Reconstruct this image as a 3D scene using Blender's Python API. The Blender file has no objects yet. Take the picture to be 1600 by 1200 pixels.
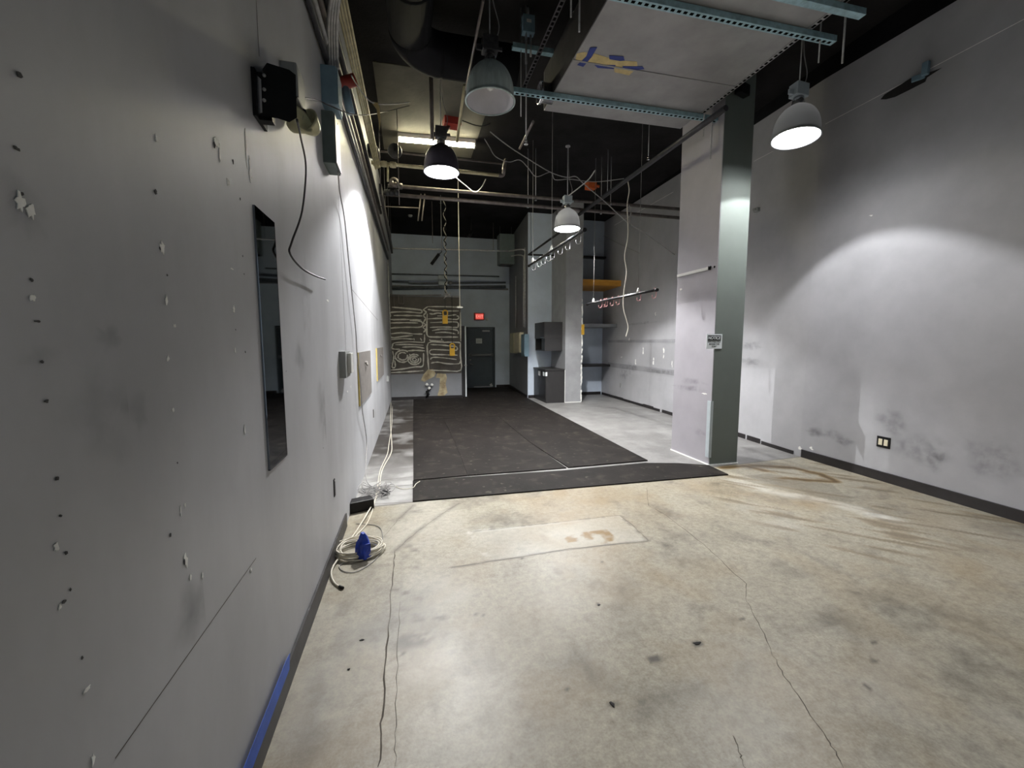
import bpy, bmesh, math, random
import numpy as np
from mathutils import Vector, Matrix, noise as mnoise
random.seed(7); RNG = np.random.default_rng(7)
S = bpy.context.scene; COL = S.collection
PI = math.pi

# ------------------------------------------------------------------ camera
F = 657.0
def _n(v): return v / np.linalg.norm(v)
_vy = _n(np.array([-160.0, 64.0, -F])); _vz = -_n(np.array([14.0, -6700.0, -F]))
_vz = _n(_vz - _vy * (_vz @ _vy)); _vx = np.cross(_vy, _vz)
R = np.array([_vx, _vy, _vz]); CAM = np.array([0, 0, 1.55])
def ray(px, py): return R @ np.array([px - 800.0, -(py - 600.0), -F])
def P(px, py, axis, val):
    d = ray(px, py); return Vector(CAM + (val - CAM[axis]) / d[axis] * d)
cam = bpy.data.objects.new('camera', bpy.data.cameras.new('camera')); COL.objects.link(cam)
cam.data.sensor_width = 36; cam.data.lens = F / 1600 * 36; cam.data.clip_start = 0.05
cam.matrix_world = Matrix.Translation(CAM) @ Matrix(R.tolist()).to_4x4()
S.camera = cam

# ------------------------------------------------------------------ room outline (metres)
ZC = 5.05
def WL(y): return -0.588 + 0.0058 * y
_wr = [(-4, 5.0), (2.3, 5.09), (4.53, 5.135), (7.9, 5.42), (11.62, 5.59), (15, 5.7)]
def WR(y): return float(np.interp(y, [a for a, b in _wr], [b for a, b in _wr]))
def PL(px, py, off=0.0):
    y = 4.0
    for _ in range(12):
        p = P(px, py, 0, WL(y) + off); y = p.y
    return p
def PR(px, py, off=0.0):
    y = 5.0
    for _ in range(20):
        p = P(px, py, 0, WR(y) - off); y = p.y
    return p

# ------------------------------------------------------------------ materials
def lin(c):
    return tuple(((v / 255) / 12.92 if v / 255 <= 0.04045 else ((v / 255 + 0.055) / 1.055) ** 2.4) for v in c)
def N(nt, t, **kw):
    n = nt.nodes.new(t)
    for k, v in kw.items(): setattr(n, k, v)
    return n
def mat(name, rgb, rough=0.5, metal=0.0, var=0.12, scale=6.0, bump=0.0, bscale=60.0, spec=0.5, rgb2=None, stretch=None):
    m = bpy.data.materials.new(name); m.use_nodes = True; nt = m.node_tree; b = nt.nodes['Principled BSDF']
    c = lin(rgb); b.inputs['Roughness'].default_value = rough; b.inputs['Metallic'].default_value = metal
    b.inputs['Specular IOR Level'].default_value = spec
    tc = N(nt, 'ShaderNodeTexCoord'); nz = N(nt, 'ShaderNodeTexNoise'); nz.inputs['Scale'].default_value = scale
    nz.inputs['Detail'].default_value = 6; nz.inputs['Roughness'].default_value = 0.6
    src = tc.outputs['Object']
    if stretch:
        mp = N(nt, 'ShaderNodeMapping'); mp.inputs['Scale'].default_value = stretch
        nt.links.new(src, mp.inputs['Vector']); src = mp.outputs['Vector']
    nt.links.new(src, nz.inputs['Vector'])
    rp = N(nt, 'ShaderNodeValToRGB')
    c2 = lin(rgb2) if rgb2 else tuple(min(1, v * (1 + var)) for v in c)
    c1 = c if rgb2 else tuple(v * (1 - var) for v in c)
    rp.color_ramp.elements[0].position = 0.35; rp.color_ramp.elements[1].position = 0.68
    rp.color_ramp.elements[0].color = (*c1, 1); rp.color_ramp.elements[1].color = (*c2, 1)
    nt.links.new(nz.outputs['Fac'], rp.inputs['Fac']); nt.links.new(rp.outputs['Color'], b.inputs['Base Color'])
    if bump:
        n2 = N(nt, 'ShaderNodeTexNoise'); n2.inputs['Scale'].default_value = bscale; n2.inputs['Detail'].default_value = 4
        nt.links.new(tc.outputs['Object'], n2.inputs['Vector'])
        bp = N(nt, 'ShaderNodeBump'); bp.inputs['Strength'].default_value = bump; bp.inputs['Distance'].default_value = 0.01
        nt.links.new(n2.outputs['Fac'], bp.inputs['Height']); nt.links.new(bp.outputs['Normal'], b.inputs['Normal'])
    return m
def glow(name, rgb, strength, through=False):
    m = bpy.data.materials.new(name); m.use_nodes = True; nt = m.node_tree
    nt.nodes.remove(nt.nodes['Principled BSDF']); o = nt.nodes['Material Output']
    e = N(nt, 'ShaderNodeEmission'); e.inputs['Color'].default_value = (*rgb, 1); e.inputs['Strength'].default_value = strength
    if through:
        t = N(nt, 'ShaderNodeBsdfTransparent'); a = N(nt, 'ShaderNodeAddShader')
        nt.links.new(e.outputs[0], a.inputs[0]); nt.links.new(t.outputs[0], a.inputs[1]); nt.links.new(a.outputs[0], o.inputs['Surface'])
    else: nt.links.new(e.outputs[0], o.inputs['Surface'])
    return m
def smudge(name, rgb, scale=14.0, lo=0.45, hi=0.75, op=0.6, stretch=(1, 1, 1), fade=True):
    m = bpy.data.materials.new(name); m.use_nodes = True; nt = m.node_tree; b = nt.nodes['Principled BSDF']
    b.inputs['Base Color'].default_value = (*lin(rgb), 1); b.inputs['Roughness'].default_value = 0.7
    tc = N(nt, 'ShaderNodeTexCoord'); mp = N(nt, 'ShaderNodeMapping'); mp.inputs['Scale'].default_value = stretch
    nz = N(nt, 'ShaderNodeTexNoise'); nz.inputs['Scale'].default_value = scale; nz.inputs['Detail'].default_value = 5
    r = N(nt, 'ShaderNodeMapRange'); r.inputs['From Min'].default_value = lo; r.inputs['From Max'].default_value = hi; r.inputs['To Max'].default_value = op
    nt.links.new(tc.outputs['Object'], mp.inputs['Vector']); nt.links.new(mp.outputs['Vector'], nz.inputs['Vector'])
    nt.links.new(nz.outputs['Fac'], r.inputs['Value']); al = r.outputs['Result']
    if fade:
        at_ = N(nt, 'ShaderNodeAttribute', attribute_name='fade'); mm = N(nt, 'ShaderNodeMath', operation='MULTIPLY'); nt.links.new(al, mm.inputs[0]); nt.links.new(at_.outputs['Fac'], mm.inputs[1]); al = mm.outputs[0]
    nt.links.new(al, b.inputs['Alpha'])
    return m

M = {}
M['paint'] = mat('grey_wall_paint', (170, 170, 173), 0.55, var=0.09, scale=1.7, bump=0.02, bscale=200)
M['paint_pillar'] = mat('pillar_paint', (150, 151, 153), 0.55, var=0.12, scale=3)
M['paint_left'] = mat('grey_scuffed_wall_paint', (180, 181, 184), 0.5, var=0.13, scale=1.3, bump=0.015, bscale=200, stretch=(1, 1, 0.45))
M['paint_back'] = mat('slate_wall_paint', (202, 214, 228), 0.55, var=0.1, scale=1.5, bump=0.1)
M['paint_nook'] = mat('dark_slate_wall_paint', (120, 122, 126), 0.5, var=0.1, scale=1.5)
M['paint_col'] = mat('column_paint', (164, 161, 167), 0.5, var=0.07, scale=2.0, bump=0.05)
M['black_paint'] = mat('flat_black_paint', (20, 20, 22), 0.85, var=0.3, scale=3.0, spec=0.15)
M['ceil'] = mat('black_painted_deck', (34, 33, 33), 0.9, var=0.35, scale=1.2, bump=0.3, bscale=30, spec=0.1)
M['base'] = mat('black_vinyl_base', (34, 31, 32), 0.4, var=0.3, scale=8)
M['base_worn'] = mat('worn_vinyl_base', (42, 40, 41), 0.5, var=0.5, scale=10)
M['mat'] = mat('black_rubber_mat', (47, 44, 43), 0.62, var=0.35, scale=2.6, bump=0.12, bscale=90, spec=0.35)
M['mat'] = mat('black_rubber_mat', (27, 24, 22), 0.7, var=0.4, scale=2.2, bump=0.12, bscale=90, spec=0.12)
nt = M['mat'].node_tree; b = nt.nodes['Principled BSDF']; _c = b.inputs['Base Color'].links[0].from_socket; _tc = N(nt, 'ShaderNodeTexCoord')
for _s, _lo, _hi, _k, _col in ((5.0, .55, .8, .2, (118, 110, 98)), (11.0, .64, .76, .28, (150, 142, 128))):
    _n1 = N(nt, 'ShaderNodeTexNoise'); _n1.inputs['Scale'].default_value = _s; _n1.inputs['Detail'].default_value = 7; nt.links.new(_tc.outputs['Object'], _n1.inputs['Vector'])
    _r = N(nt, 'ShaderNodeMapRange'); _r.inputs['From Min'].default_value = _lo; _r.inputs['From Max'].default_value = _hi; _r.inputs['To Max'].default_value = _k; nt.links.new(_n1.outputs['Fac'], _r.inputs['Value'])
    _m = N(nt, 'ShaderNodeMix', data_type='RGBA'); nt.links.new(_r.outputs[0], _m.inputs[0]); nt.links.new(_c, _m.inputs[6]); _m.inputs[7].default_value = (*lin(_col), 1); _c = _m.outputs[2]
nt.links.new(_c, b.inputs['Base Color'])
M['deck_pale'] = mat('pale_beige_deck', (74, 71, 62), 0.85, var=0.25, scale=2, bump=0.2, bscale=20)
M['galv'] = mat('galvanised_steel', (160, 192, 200), 0.42, 0.35, var=0.2, scale=18)
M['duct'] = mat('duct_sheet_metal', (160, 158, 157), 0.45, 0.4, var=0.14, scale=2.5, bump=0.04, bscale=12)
M['duct_side_shade'] = mat('unlit_dirty_duct_side', (46, 42, 40), 0.7, var=0.4, scale=5)
M['frontface'] = mat('dark_green_grey', (108, 116, 111), 0.6, var=0.06, scale=2)
M['guard'] = mat('pale_metal_guard', (186, 196, 200), 0.4, 0.1, var=0.08)
M['strutdark'] = mat('dark_steel_angle', (86, 84, 86), 0.5, 0.6, var=0.3, scale=12)
M['hole'] = mat('black_hole', (8, 8, 9), 0.9, spec=0.05)
M['steel'] = mat('dull_steel', (178, 178, 178), 0.4, 0.35, var=0.2, scale=20)
M['bright'] = mat('bright_steel', (215, 215, 218), 0.25, 0.9, var=0.1, scale=20)
M['pipe'] = mat('painted_steel_pipe', (112, 104, 100), 0.4, 0.3, var=0.3, scale=9)
M['pipe_grey'] = mat('dark_grey_pipe', (62, 62, 66), 0.45, 0.3, var=0.3, scale=9)
M['pipe_slate'] = mat('slate_pipe', (112, 118, 125), 0.5, 0.1, var=0.2, scale=9)
M['pale'] = mat('pale_conduit', (196, 186, 150), 0.45, 0.1, var=0.2, scale=12)
M['black'] = mat('black_plastic', (15, 15, 17), 0.45, var=0.2, scale=9, spec=0.3)
M['blackmetal'] = mat('black_metal', (22, 22, 24), 0.4, 0.3, var=0.3, scale=9)
M['cab'] = mat('charcoal_laminate', (42, 41, 41), 0.45, var=0.12, scale=5)
M['cabdark'] = mat('black_laminate', (30, 29, 30), 0.45, var=0.2, scale=5)
M['door'] = mat('slate_door_paint', (62, 72, 78), 0.4, var=0.12, scale=3)
M['white'] = mat('white_plastic', (225, 225, 220), 0.45, var=0.05)
M['cream'] = mat('cream_plastic', (222, 214, 186), 0.5, var=0.08)
M['grey'] = mat('grey_plastic', (150, 152, 150), 0.5, var=0.1)
M['bluegrey'] = mat('blue_grey_enclosure', (128, 156, 172), 0.45, 0.15, var=0.1, scale=9)
M['greengrey'] = mat('green_grey_enclosure', (112, 124, 122), 0.4, 0.2, var=0.1, scale=9)
M['red'] = mat('red_paint', (196, 62, 56), 0.5, var=0.15)
M['darkred'] = mat('dark_red_paint', (140, 44, 36), 0.5, var=0.2)
M['orange'] = mat('orange_paint', (206, 96, 44), 0.5, var=0.2)
M['yellow'] = mat('yellow_plastic', (226, 178, 52), 0.45, var=0.1)
M['paleyellow'] = mat('pale_yellow_edge', (214, 192, 110), 0.5, var=0.1)
M['ochre'] = mat('ochre_wood', (196, 140, 52), 0.5, var=0.15, scale=5, stretch=(1, 8, 8))
M['bluetape'] = mat('blue_masking_tape', (52, 92, 190), 0.55, var=0.2, scale=9)
M['navytape'] = mat('dark_blue_tape', (44, 62, 136), 0.6, var=0.2, scale=9)
M['tan'] = mat('torn_tan_tape', (202, 182, 128), 0.7, var=0.15, scale=14)
M['blueplastic'] = mat('blue_plastic', (25, 62, 176), 0.4, var=0.3, scale=14)
M['cable_w'] = mat('off_white_cable', (222, 216, 200), 0.5, var=0.1)
M['cable_g'] = mat('grey_cable', (150, 148, 146), 0.5, var=0.15)
M['cable_k'] = mat('black_cable', (28, 27, 27), 0.5)
M['pink'] = mat('pinkish_hook', (206, 150, 150), 0.35, 0.3, var=0.1)
M['spackle'] = mat('white_plaster', (246, 245, 240), 0.8, var=0.1, scale=30)
M['hollow'] = mat('wall_hole', (74, 73, 74), 0.9)
M['gouge'] = mat('dark_gouge', (40, 38, 38), 0.9)
M['glue'] = mat('pale_dried_glue', (196, 194, 184), 0.7, var=0.2, scale=30)
M['backing'] = mat('bare_brown_backing', (74, 70, 64), 0.7, var=0.25, scale=4)
M['torn'] = mat('torn_drywall_paper', (122, 106, 80), 0.8, scale=5, rgb2=(196, 184, 150))
M['panel'] = mat('brown_grey_panel', (124, 120, 116), 0.5, var=0.12, scale=12)
M['paper'] = mat('white_paper', (226, 232, 234), 0.6, var=0.04)
M['ink'] = mat('black_ink', (22, 22, 22), 0.6)
M['lampshell'] = mat('spun_aluminium', (196, 210, 208), 0.42, 0.15, var=0.16, scale=22, stretch=(1, 1, 0.12))
M['lampdark'] = mat('dark_purplish_aluminium', (84, 80, 92), 0.4, 0.4, var=0.1, scale=10)  # darker, purplish metal for one lamp shade
M['reflector'] = mat('white_reflector', (222, 220, 222), 0.4, 0.1, var=0.05)
M['emerg'] = mat('yellowed_plastic', (198, 194, 156), 0.35, var=0.08)
M['crackm'] = mat('crack_dirt', (88, 81, 71), 0.9)
M['smudge'] = smudge('dark_scuffs', (88, 87, 88), 11, 0.34, 0.75, 0.4)
M['faint'] = smudge('faint_scuffs', (104, 104, 106), 8, 0.35, 0.75, 0.32)
M['ghost'] = smudge('grey_ghost_mark', (112, 112, 116), 2, 0.0, 1.2, 0.25, (1, 1, 1), False)
M['mirror'] = mat('dark_mirror_glass', (132, 140, 150), 0.03, 1.0, var=0.04, scale=3)
for _k, _v in (('lens', 165), ('lens_far', 250), ('lens_right', 34)): M[_k] = glow('lit_' + _k, (1.0, 0.975, 0.95), _v, True)
m = bpy.data.materials.new('prismatic_shade'); m.use_nodes = True; nt = m.node_tree; b = nt.nodes['Principled BSDF']
b.inputs['Base Color'].default_value = (.17, .175, .18, 1); b.inputs['Roughness'].default_value = .5
_t = N(nt, 'ShaderNodeBsdfTranslucent'); _t.inputs['Color'].default_value = (.9, .9, .88, 1); _x = N(nt, 'ShaderNodeMixShader'); _x.inputs[0].default_value = .0005
_tc = N(nt, 'ShaderNodeTexCoord'); _w = N(nt, 'ShaderNodeTexNoise'); _w.inputs['Scale'].default_value = 30; nt.links.new(_tc.outputs['Object'], _w.inputs['Vector'])
_bp = N(nt, 'ShaderNodeBump'); _bp.inputs['Strength'].default_value = .15; nt.links.new(_w.outputs['Fac'], _bp.inputs['Height']); nt.links.new(_bp.outputs['Normal'], b.inputs['Normal'])
nt.links.new(b.outputs[0], _x.inputs[1]); nt.links.new(_t.outputs[0], _x.inputs[2]); nt.links.new(_x.outputs[0], nt.nodes['Material Output'].inputs['Surface']); M['prismatic'] = m
M['tube'] = glow('lit_fluorescent_tube', (1.0, 0.92, 0.62), 75)
M['exit'] = None

# ------------------------------------------------------------------ mesh helpers
class MB:
    def __init__(s): s.bm = bmesh.new(); s.mi = 0
    def _f(s, vs, smooth=False):
        try: f = s.bm.faces.new(vs)
        except ValueError: return None
        f.material_index = s.mi; f.smooth = smooth; return f
    def box(s, c, d, rot=0.0, bev=0.0, mtx=None):
        v = []
        m = mtx if mtx is not None else Matrix.Rotation(rot, 3, 'Z')
        for sx in (-.5, .5):
            for sy in (-.5, .5):
                for sz in (-.5, .5):
                    v.append(s.bm.verts.new(Vector(c) + m @ Vector((sx * d[0], sy * d[1], sz * d[2]))))
        fs = [s._f([v[i] for i in q]) for q in ((0, 1, 3, 2), (4, 6, 7, 5), (0, 4, 5, 1), (2, 3, 7, 6), (0, 2, 6, 4), (1, 5, 7, 3))]
        if bev:
            es = list({e for f in fs for e in f.edges})
            r = bmesh.ops.bevel(s.bm, geom=es, offset=bev, segments=2, affect='EDGES', profile=0.6)
            for f in r['faces']: f.material_index = s.mi
        return s
    def bb(s, lo, hi, bev=0.0):
        lo, hi = Vector(lo), Vector(hi); return s.box((lo + hi) / 2, hi - lo, 0, bev)
    def tube(s, pts, r, n=8, closed=False):
        pts = [Vector(p) for p in pts]; k = len(pts); rings = []; up = None
        for i, p in enumerate(pts):
            a = pts[(i - 1) % k] if (closed or i > 0) else p; b = pts[(i + 1) % k] if (closed or i < k - 1) else p
            t = (b - a).normalized() if (b - a).length > 1e-9 else Vector((0, 0, 1))
            if up is None: up = Vector((0, 0, 1)) if abs(t.z) < .9 else Vector((1, 0, 0))
            u = (up - t * up.dot(t)); u = u.normalized() if u.length > 1e-6 else t.orthogonal().normalized(); w = t.cross(u); up = u
            rr = r[i] if isinstance(r, (list, tuple)) else r
            rings.append([s.bm.verts.new(p + (u * math.cos(2 * PI * j / n) + w * math.sin(2 * PI * j / n)) * rr) for j in range(n)])
        for i in range(k if closed else k - 1):
            A, B = rings[i], rings[(i + 1) % k]
            for j in range(n): s._f([A[j], A[(j + 1) % n], B[(j + 1) % n], B[j]], True)
        if not closed: s._f(rings[0][::-1]); s._f(rings[-1])
        return s
    def lathe(s, prof, c, n=40, mtx=None, a0=0, a1=2 * PI):
        m = mtx or Matrix.Identity(3); rings = []; full = abs(a1 - a0 - 2 * PI) < 1e-6; c = Vector(c)
        cnt = n if full else n + 1
        for r, z in prof:
            if r < 1e-6: rings.append([s.bm.verts.new(c + m @ Vector((0, 0, z)))]); continue
            rings.append([s.bm.verts.new(c + m @ Vector((r * math.cos(a0 + (a1 - a0) * j / n), r * math.sin(a0 + (a1 - a0) * j / n), z))) for j in range(cnt)])
        for A, B in zip(rings, rings[1:]):
            for j in range(n):
                j2 = (j + 1) % cnt
                if len(A) == 1 and len(B) == 1: continue
                if len(A) == 1: s._f([A[0], B[j2], B[j]], True)
                elif len(B) == 1: s._f([A[j], A[j2], B[0]], True)
                else: s._f([A[j], A[j2], B[j2], B[j]], True)
        return s
    def prism(s, poly, ext):
        a = [s.bm.verts.new(Vector(p)) for p in poly]; b = [s.bm.verts.new(Vector(p) + Vector(ext)) for p in poly]
        s._f(a); s._f(b[::-1]); n = len(a)
        for i in range(n): s._f([a[i], b[i], b[(i + 1) % n], a[(i + 1) % n]])
        return s
    def ribbon(s, pts, nrm, w, th=0.0015, jit=0.0, taper=True):
        pts = [Vector(p) for p in pts]; nrm = Vector(nrm).normalized(); L = []; k = len(pts)
        for i, p in enumerate(pts):
            a = pts[max(i - 1, 0)]; b = pts[min(i + 1, k - 1)]; t = (b - a).normalized(); sd = nrm.cross(t).normalized()
            ww = w * (1 + random.uniform(-jit, jit)) * .5
            if taper and (i == 0 or i == k - 1): ww *= .5
            L.append([s.bm.verts.new(p + sd * ww), s.bm.verts.new(p + nrm * th + sd * ww * .7), s.bm.verts.new(p + nrm * th - sd * ww * .7), s.bm.verts.new(p - sd * ww)])
        for A, B in zip(L, L[1:]):
            for j in range(3): s._f([A[j], A[j + 1], B[j + 1], B[j]])
        s._f(L[0]); s._f(L[-1][::-1])
        return s
    def blob(s, c, nrm, w, h, th=0.003, n=11, jag=0.35, up=(0, 0, 1)):
        nrm = Vector(nrm).normalized(); u = Vector(up).cross(nrm).normalized(); v = nrm.cross(u)
        pts = []
        for i in range(n):
            a = 2 * PI * i / n; k = 1 + random.uniform(-jag, jag)
            pts.append(Vector(c) + u * math.cos(a) * w * .5 * k + v * math.sin(a) * h * .5 * k)
        return s.prism(pts, nrm * th * random.uniform(.6, 1.4))
def fan(mb, c, nrm, w, h, n=16, jag=.3, up=(0, 0, 1)):
    lay = mb.bm.verts.layers.float.get('fade') or mb.bm.verts.layers.float.new('fade')
    nrm = Vector(nrm).normalized(); u = Vector(up).cross(nrm).normalized(); v = nrm.cross(u); c = Vector(c)
    cv = mb.bm.verts.new(c); cv[lay] = 1.0; rings = []
    js = [1 + random.uniform(-jag, jag) for _ in range(n)]
    for q, f in ((.5, .75), (1.0, 0.0)):
        ring = []
        for i in range(n):
            a = 2 * PI * i / n; x = mb.bm.verts.new(c + (u * math.cos(a) * w + v * math.sin(a) * h) * .5 * js[i] * q); x[lay] = f; ring.append(x)
        rings.append(ring)
    for i in range(n):
        mb._f([cv, rings[0][i], rings[0][(i + 1) % n]]); mb._f([rings[0][i], rings[1][i], rings[1][(i + 1) % n], rings[0][(i + 1) % n]])
def wpos(o):
    v = Vector((0, 0, 0))
    while o is not None: v += o.location; o = o.parent
    return v
def obj(name, mb, m, parent=None, sharp=True):
    me = bpy.data.meshes.new(name); bmesh.ops.recalc_face_normals(mb.bm, faces=mb.bm.faces[:])
    off = wpos(parent) if parent else Vector((0, 0, 0))
    if parent is None:                                   # origin at the thing's own foot
        vs = [v.co for v in mb.bm.verts]
        off = Vector(((min(v.x for v in vs) + max(v.x for v in vs)) / 2, (min(v.y for v in vs) + max(v.y for v in vs)) / 2, min(v.z for v in vs)))
    for v in mb.bm.verts: v.co -= off
    mb.bm.to_mesh(me); mb.bm.free()
    for x in (m if isinstance(m, list) else [m]): me.materials.append(x)
    o = bpy.data.objects.new(name, me); COL.objects.link(o)
    if parent: o.parent = parent
    else: o.location = off
    return o
def tag(o, label, cat, group=None):
    o['label'] = label; o['category'] = cat
    if group: o['group'] = group
    return o
def thing(name, label, cat, loc, group=None):
    o = bpy.data.objects.new(name, None); o.empty_display_size = .1; COL.objects.link(o); o.location = Vector(loc)
    return tag(o, label, cat, group)
def struct(name, mb, m, parent=None, label=None):
    o = obj(name, mb, m, parent)
    if parent is None: o['kind'] = 'structure'
    if label: o['label'] = label
    return o
def smooth_path(pts, sub=6):
    pts = [Vector(p) for p in pts]; out = []
    for i in range(len(pts) - 1):
        p0, p1, p2, p3 = pts[max(i - 1, 0)], pts[i], pts[i + 1], pts[min(i + 2, len(pts) - 1)]
        for k in range(sub):
            t = k / sub
            out.append(.5 * ((2 * p1) + (p2 - p0) * t + (2 * p0 - 5 * p1 + 4 * p2 - p3) * t * t + (3 * p1 - p0 - 3 * p2 + p3) * t ** 3))
    out.append(pts[-1]); return out

# ================================================================== THE SETTING
# ---- floor with worn concrete
xs = np.arange(-0.75, 5.95, 0.02); ys = np.concatenate([np.arange(-4.2, 0.8, 0.25), np.arange(0.8, 5.4, 0.02), np.arange(5.4, 14.9, 0.1)])
X, Y = np.meshgrid(xs, ys)
def vnoise(X, Y, sc, seed, octv=4):
    r = np.random.default_rng(seed); out = np.zeros_like(X); amp = 1; tot = 0
    for o in range(octv):
        g = r.random((97, 97)); a = (X * sc * 2 ** o) % 96; b = (Y * sc * 2 ** o) % 96
        i = np.floor(a).astype(int); j = np.floor(b).astype(int); fx = a - i; fy = b - j
        fx = fx * fx * (3 - 2 * fx); fy = fy * fy * (3 - 2 * fy); i2 = (i + 1) % 96; j2 = (j + 1) % 96
        out += amp * ((g[i, j] * (1 - fx) + g[i2, j] * fx) * (1 - fy) + (g[i, j2] * (1 - fx) + g[i2, j2] * fx) * fy); tot += amp; amp *= .55
    return out / tot
def sst(a, b, v): t = np.clip((v - a) / (b - a), 0, 1); return t * t * (3 - 2 * t)
def pdist(pts, X=X, Y=Y):
    d = np.full(X.shape, 1e9)
    for (x0, y0), (x1, y1) in zip(pts, pts[1:]):
        dx, dy = x1 - x0, y1 - y0; t = np.clip(((X - x0) * dx + (Y - y0) * dy) / (dx * dx + dy * dy + 1e-12), 0, 1)
        d = np.minimum(d, np.hypot(X - x0 - t * dx, Y - y0 - t * dy))
    return d
def fl(*pp): return [tuple(P(a, b, 2, 0.0)[:2]) for a, b in pp]
def inside(poly):
    r = np.zeros(X.shape, bool); n = len(poly)
    for i in range(n):
        (x0, y0), (x1, y1) = poly[i], poly[(i + 1) % n]
        c = ((y0 > Y) != (y1 > Y)) & (X < (x1 - x0) * (Y - y0) / (y1 - y0 + 1e-12) + x0); r ^= c
    return r
n1 = vnoise(X, Y, 1.3, 1); n2 = vnoise(X, Y, 4.0, 2); n3 = vnoise(X, Y, 14.0, 3, 3); n4 = vnoise(X * .35, Y * 3, 5.0, 4)
rear = sst(-.012, .012, Y - (4.10 + 0.08 * X) + (n3 - .5) * .02)
n5 = vnoise(X, Y, 30.0, 31, 2)
dark = .28 * sst(.5, .74, n1 * .5 + n2 * .5) + .3 * sst(.5, .78, n3 * .6 + n2 * .4) + .22 * sst(.55, .9, n5)
light = .4 * sst(.52, .75, vnoise(X, Y, 1.0, 9))
brown = np.zeros_like(X)
# groove along the left side with grime beside it
gl = fl((592, 1200), (597, 1120), (604, 1010), (611, 930), (615, 883), (617, 862)); d = pdist(gl)
g2 = [(x + .055, y) for x, y in gl]; d2 = pdist(g2)
dark = np.maximum(dark, .3 * sst(.03, .003, d2) * sst(.35, .55, n2))
dark = np.maximum(dark, .8 * sst(.17, .02, pdist([(x + .12, y) for x, y in gl])) * sst(.5, .68, n2 * .6 + n3 * .4))
dark = np.maximum(dark, .45 * sst(.14, .0, pdist(fl((470, 1200), (505, 1080), (530, 960), (548, 905)))) * sst(.34, .55, n2))
for a in (fl((616, 862), (650, 832), (690, 803), (718, 786)), fl((600, 838), (622, 812), (645, 790))):
    dark = np.maximum(dark, .6 * sst(.05, .0, pdist(a)) * sst(.3, .5, n2))
for yy in (1.42, 1.85, 2.25, 2.62): dark = np.maximum(dark, .6 * sst(.01, .003, np.abs(Y - yy)) * (X > -.15) * (X < -.09))
dark = np.maximum(dark, .7 * sst(.05, .02, pdist(fl((655, 971), (690, 968)))) * sst(.4, .6, n3))
dark = np.maximum(dark, .75 * sst(.09, .03, pdist(fl((632, 1003), (662, 996)))) * sst(.4, .55, n3))
# rectangular trench patch
patch = fl((690, 838), (735, 831), (850, 818), (968, 805), (1013, 845), (890, 858), (800, 872), (705, 887), (660, 880))
ins = inside(patch)
light = np.where(ins, np.maximum(light, (.42 + .7 * (n2 - .5)) * sst(.15, .75, X)), light); dark = np.where(ins, dark * .4, dark)
brown = np.maximum(brown, 1.3 * inside(fl((880, 842), (900, 832), (950, 828), (962, 842), (940, 852), (900, 853))) * sst(.25, .6, n3) * (.55 + .45 * sst(.3, .6, n5)))
dark = np.maximum(dark, .75 * sst(.016, .004, pdist(fl((705, 887), (800, 872), (890, 858), (1013, 845)))))
dark = np.maximum(dark, .6 * sst(.03, .0, pdist(fl((968, 805), (1013, 845), (900, 855)))) * sst(.4, .55, n3))
dark = np.maximum(dark, .5 * sst(.016, .004, pdist(fl((734, 831), (850, 818), (968, 805)))) * sst(.45, .6, n3))
light = np.maximum(light, 1.0 * sst(.05, .02, pdist(fl((735, 832), (762, 828)))) * sst(.35, .5, n3))
light = np.maximum(light, .8 * sst(.035, .01, pdist(fl((760, 829), (850, 820), (905, 813)))))
light = np.maximum(light, .7 * sst(.05, .01, pdist(fl((741, 838), (748, 860), (762, 867)))) * sst(.4, .55, n3))
# water mark by the column, sheen painted as a pale strip and dragged streaks to its right
wm = fl((1128, 731), (1165, 728), (1200, 737), (1215, 746), (1258, 750), (1308, 753), (1285, 742), (1240, 731), (1175, 727))
wd = pdist(wm) + (n3 - .5) * .05; brown = np.maximum(brown, 1.3 * sst(.09, .015, wd) * sst(.2, .4, n2)); dark = np.maximum(dark, .8 * sst(.06, .0, wd) * sst(.25, .45, n2))
dark = np.maximum(dark, .35 * inside(fl((1140, 745), (1200, 740), (1300, 757), (1335, 785), (1300, 782), (1230, 768))))
light = np.maximum(light, .85 * sst(.16, .02, pdist(fl((1150, 752), (1210, 768), (1300, 786), (1335, 795), (1400, 815)))) * sst(.3, .55, n1 * .4 + n2 * .6))
zone = sst(2.6, 3.2, X) * sst(4.6, 4.2, Y) * sst(1.9, 2.3, Y)
_a, _b = fl((1380, 935), (1460, 955)); ang = math.atan2(_b[1] - _a[1], _b[0] - _a[0]); U = X * math.cos(ang) + Y * math.sin(ang); V = -X * math.sin(ang) + Y * math.cos(ang)
strk = vnoise(U * .8, V * 5.5, 3.0, 12, 2)
dark = np.maximum(dark, .5 * zone * sst(.62, .8, strk)); brown = np.maximum(brown, .5 * zone * sst(.6, .74, strk))
brown = np.maximum(brown, .45 * sst(.55, .8, vnoise(X, Y, .8, 21)) + .2 * sst(.5, .7, vnoise(X, Y, 3, 22)))
for a, b, w in ((935, 945, .02), (1090, 1006, .035), (957, 1100, .03), (815, 872, .02), (885, 1078, .025), (740, 880, .012), (1022, 1030, .05), (755, 961, .02), (940, 878, .02), (1365, 1003, .03), (1355, 1073, .03), (1366, 1032, .03), (1160, 967, .02), (835, 905, .015), (745, 960, .02), (630, 1022, .02)):
    x, y = fl((a, b))[0]; dark = np.maximum(dark, .95 * sst(w, w * .5, np.hypot((X - x) * (.6 + n3), (Y - y) * 1.4)))
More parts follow.
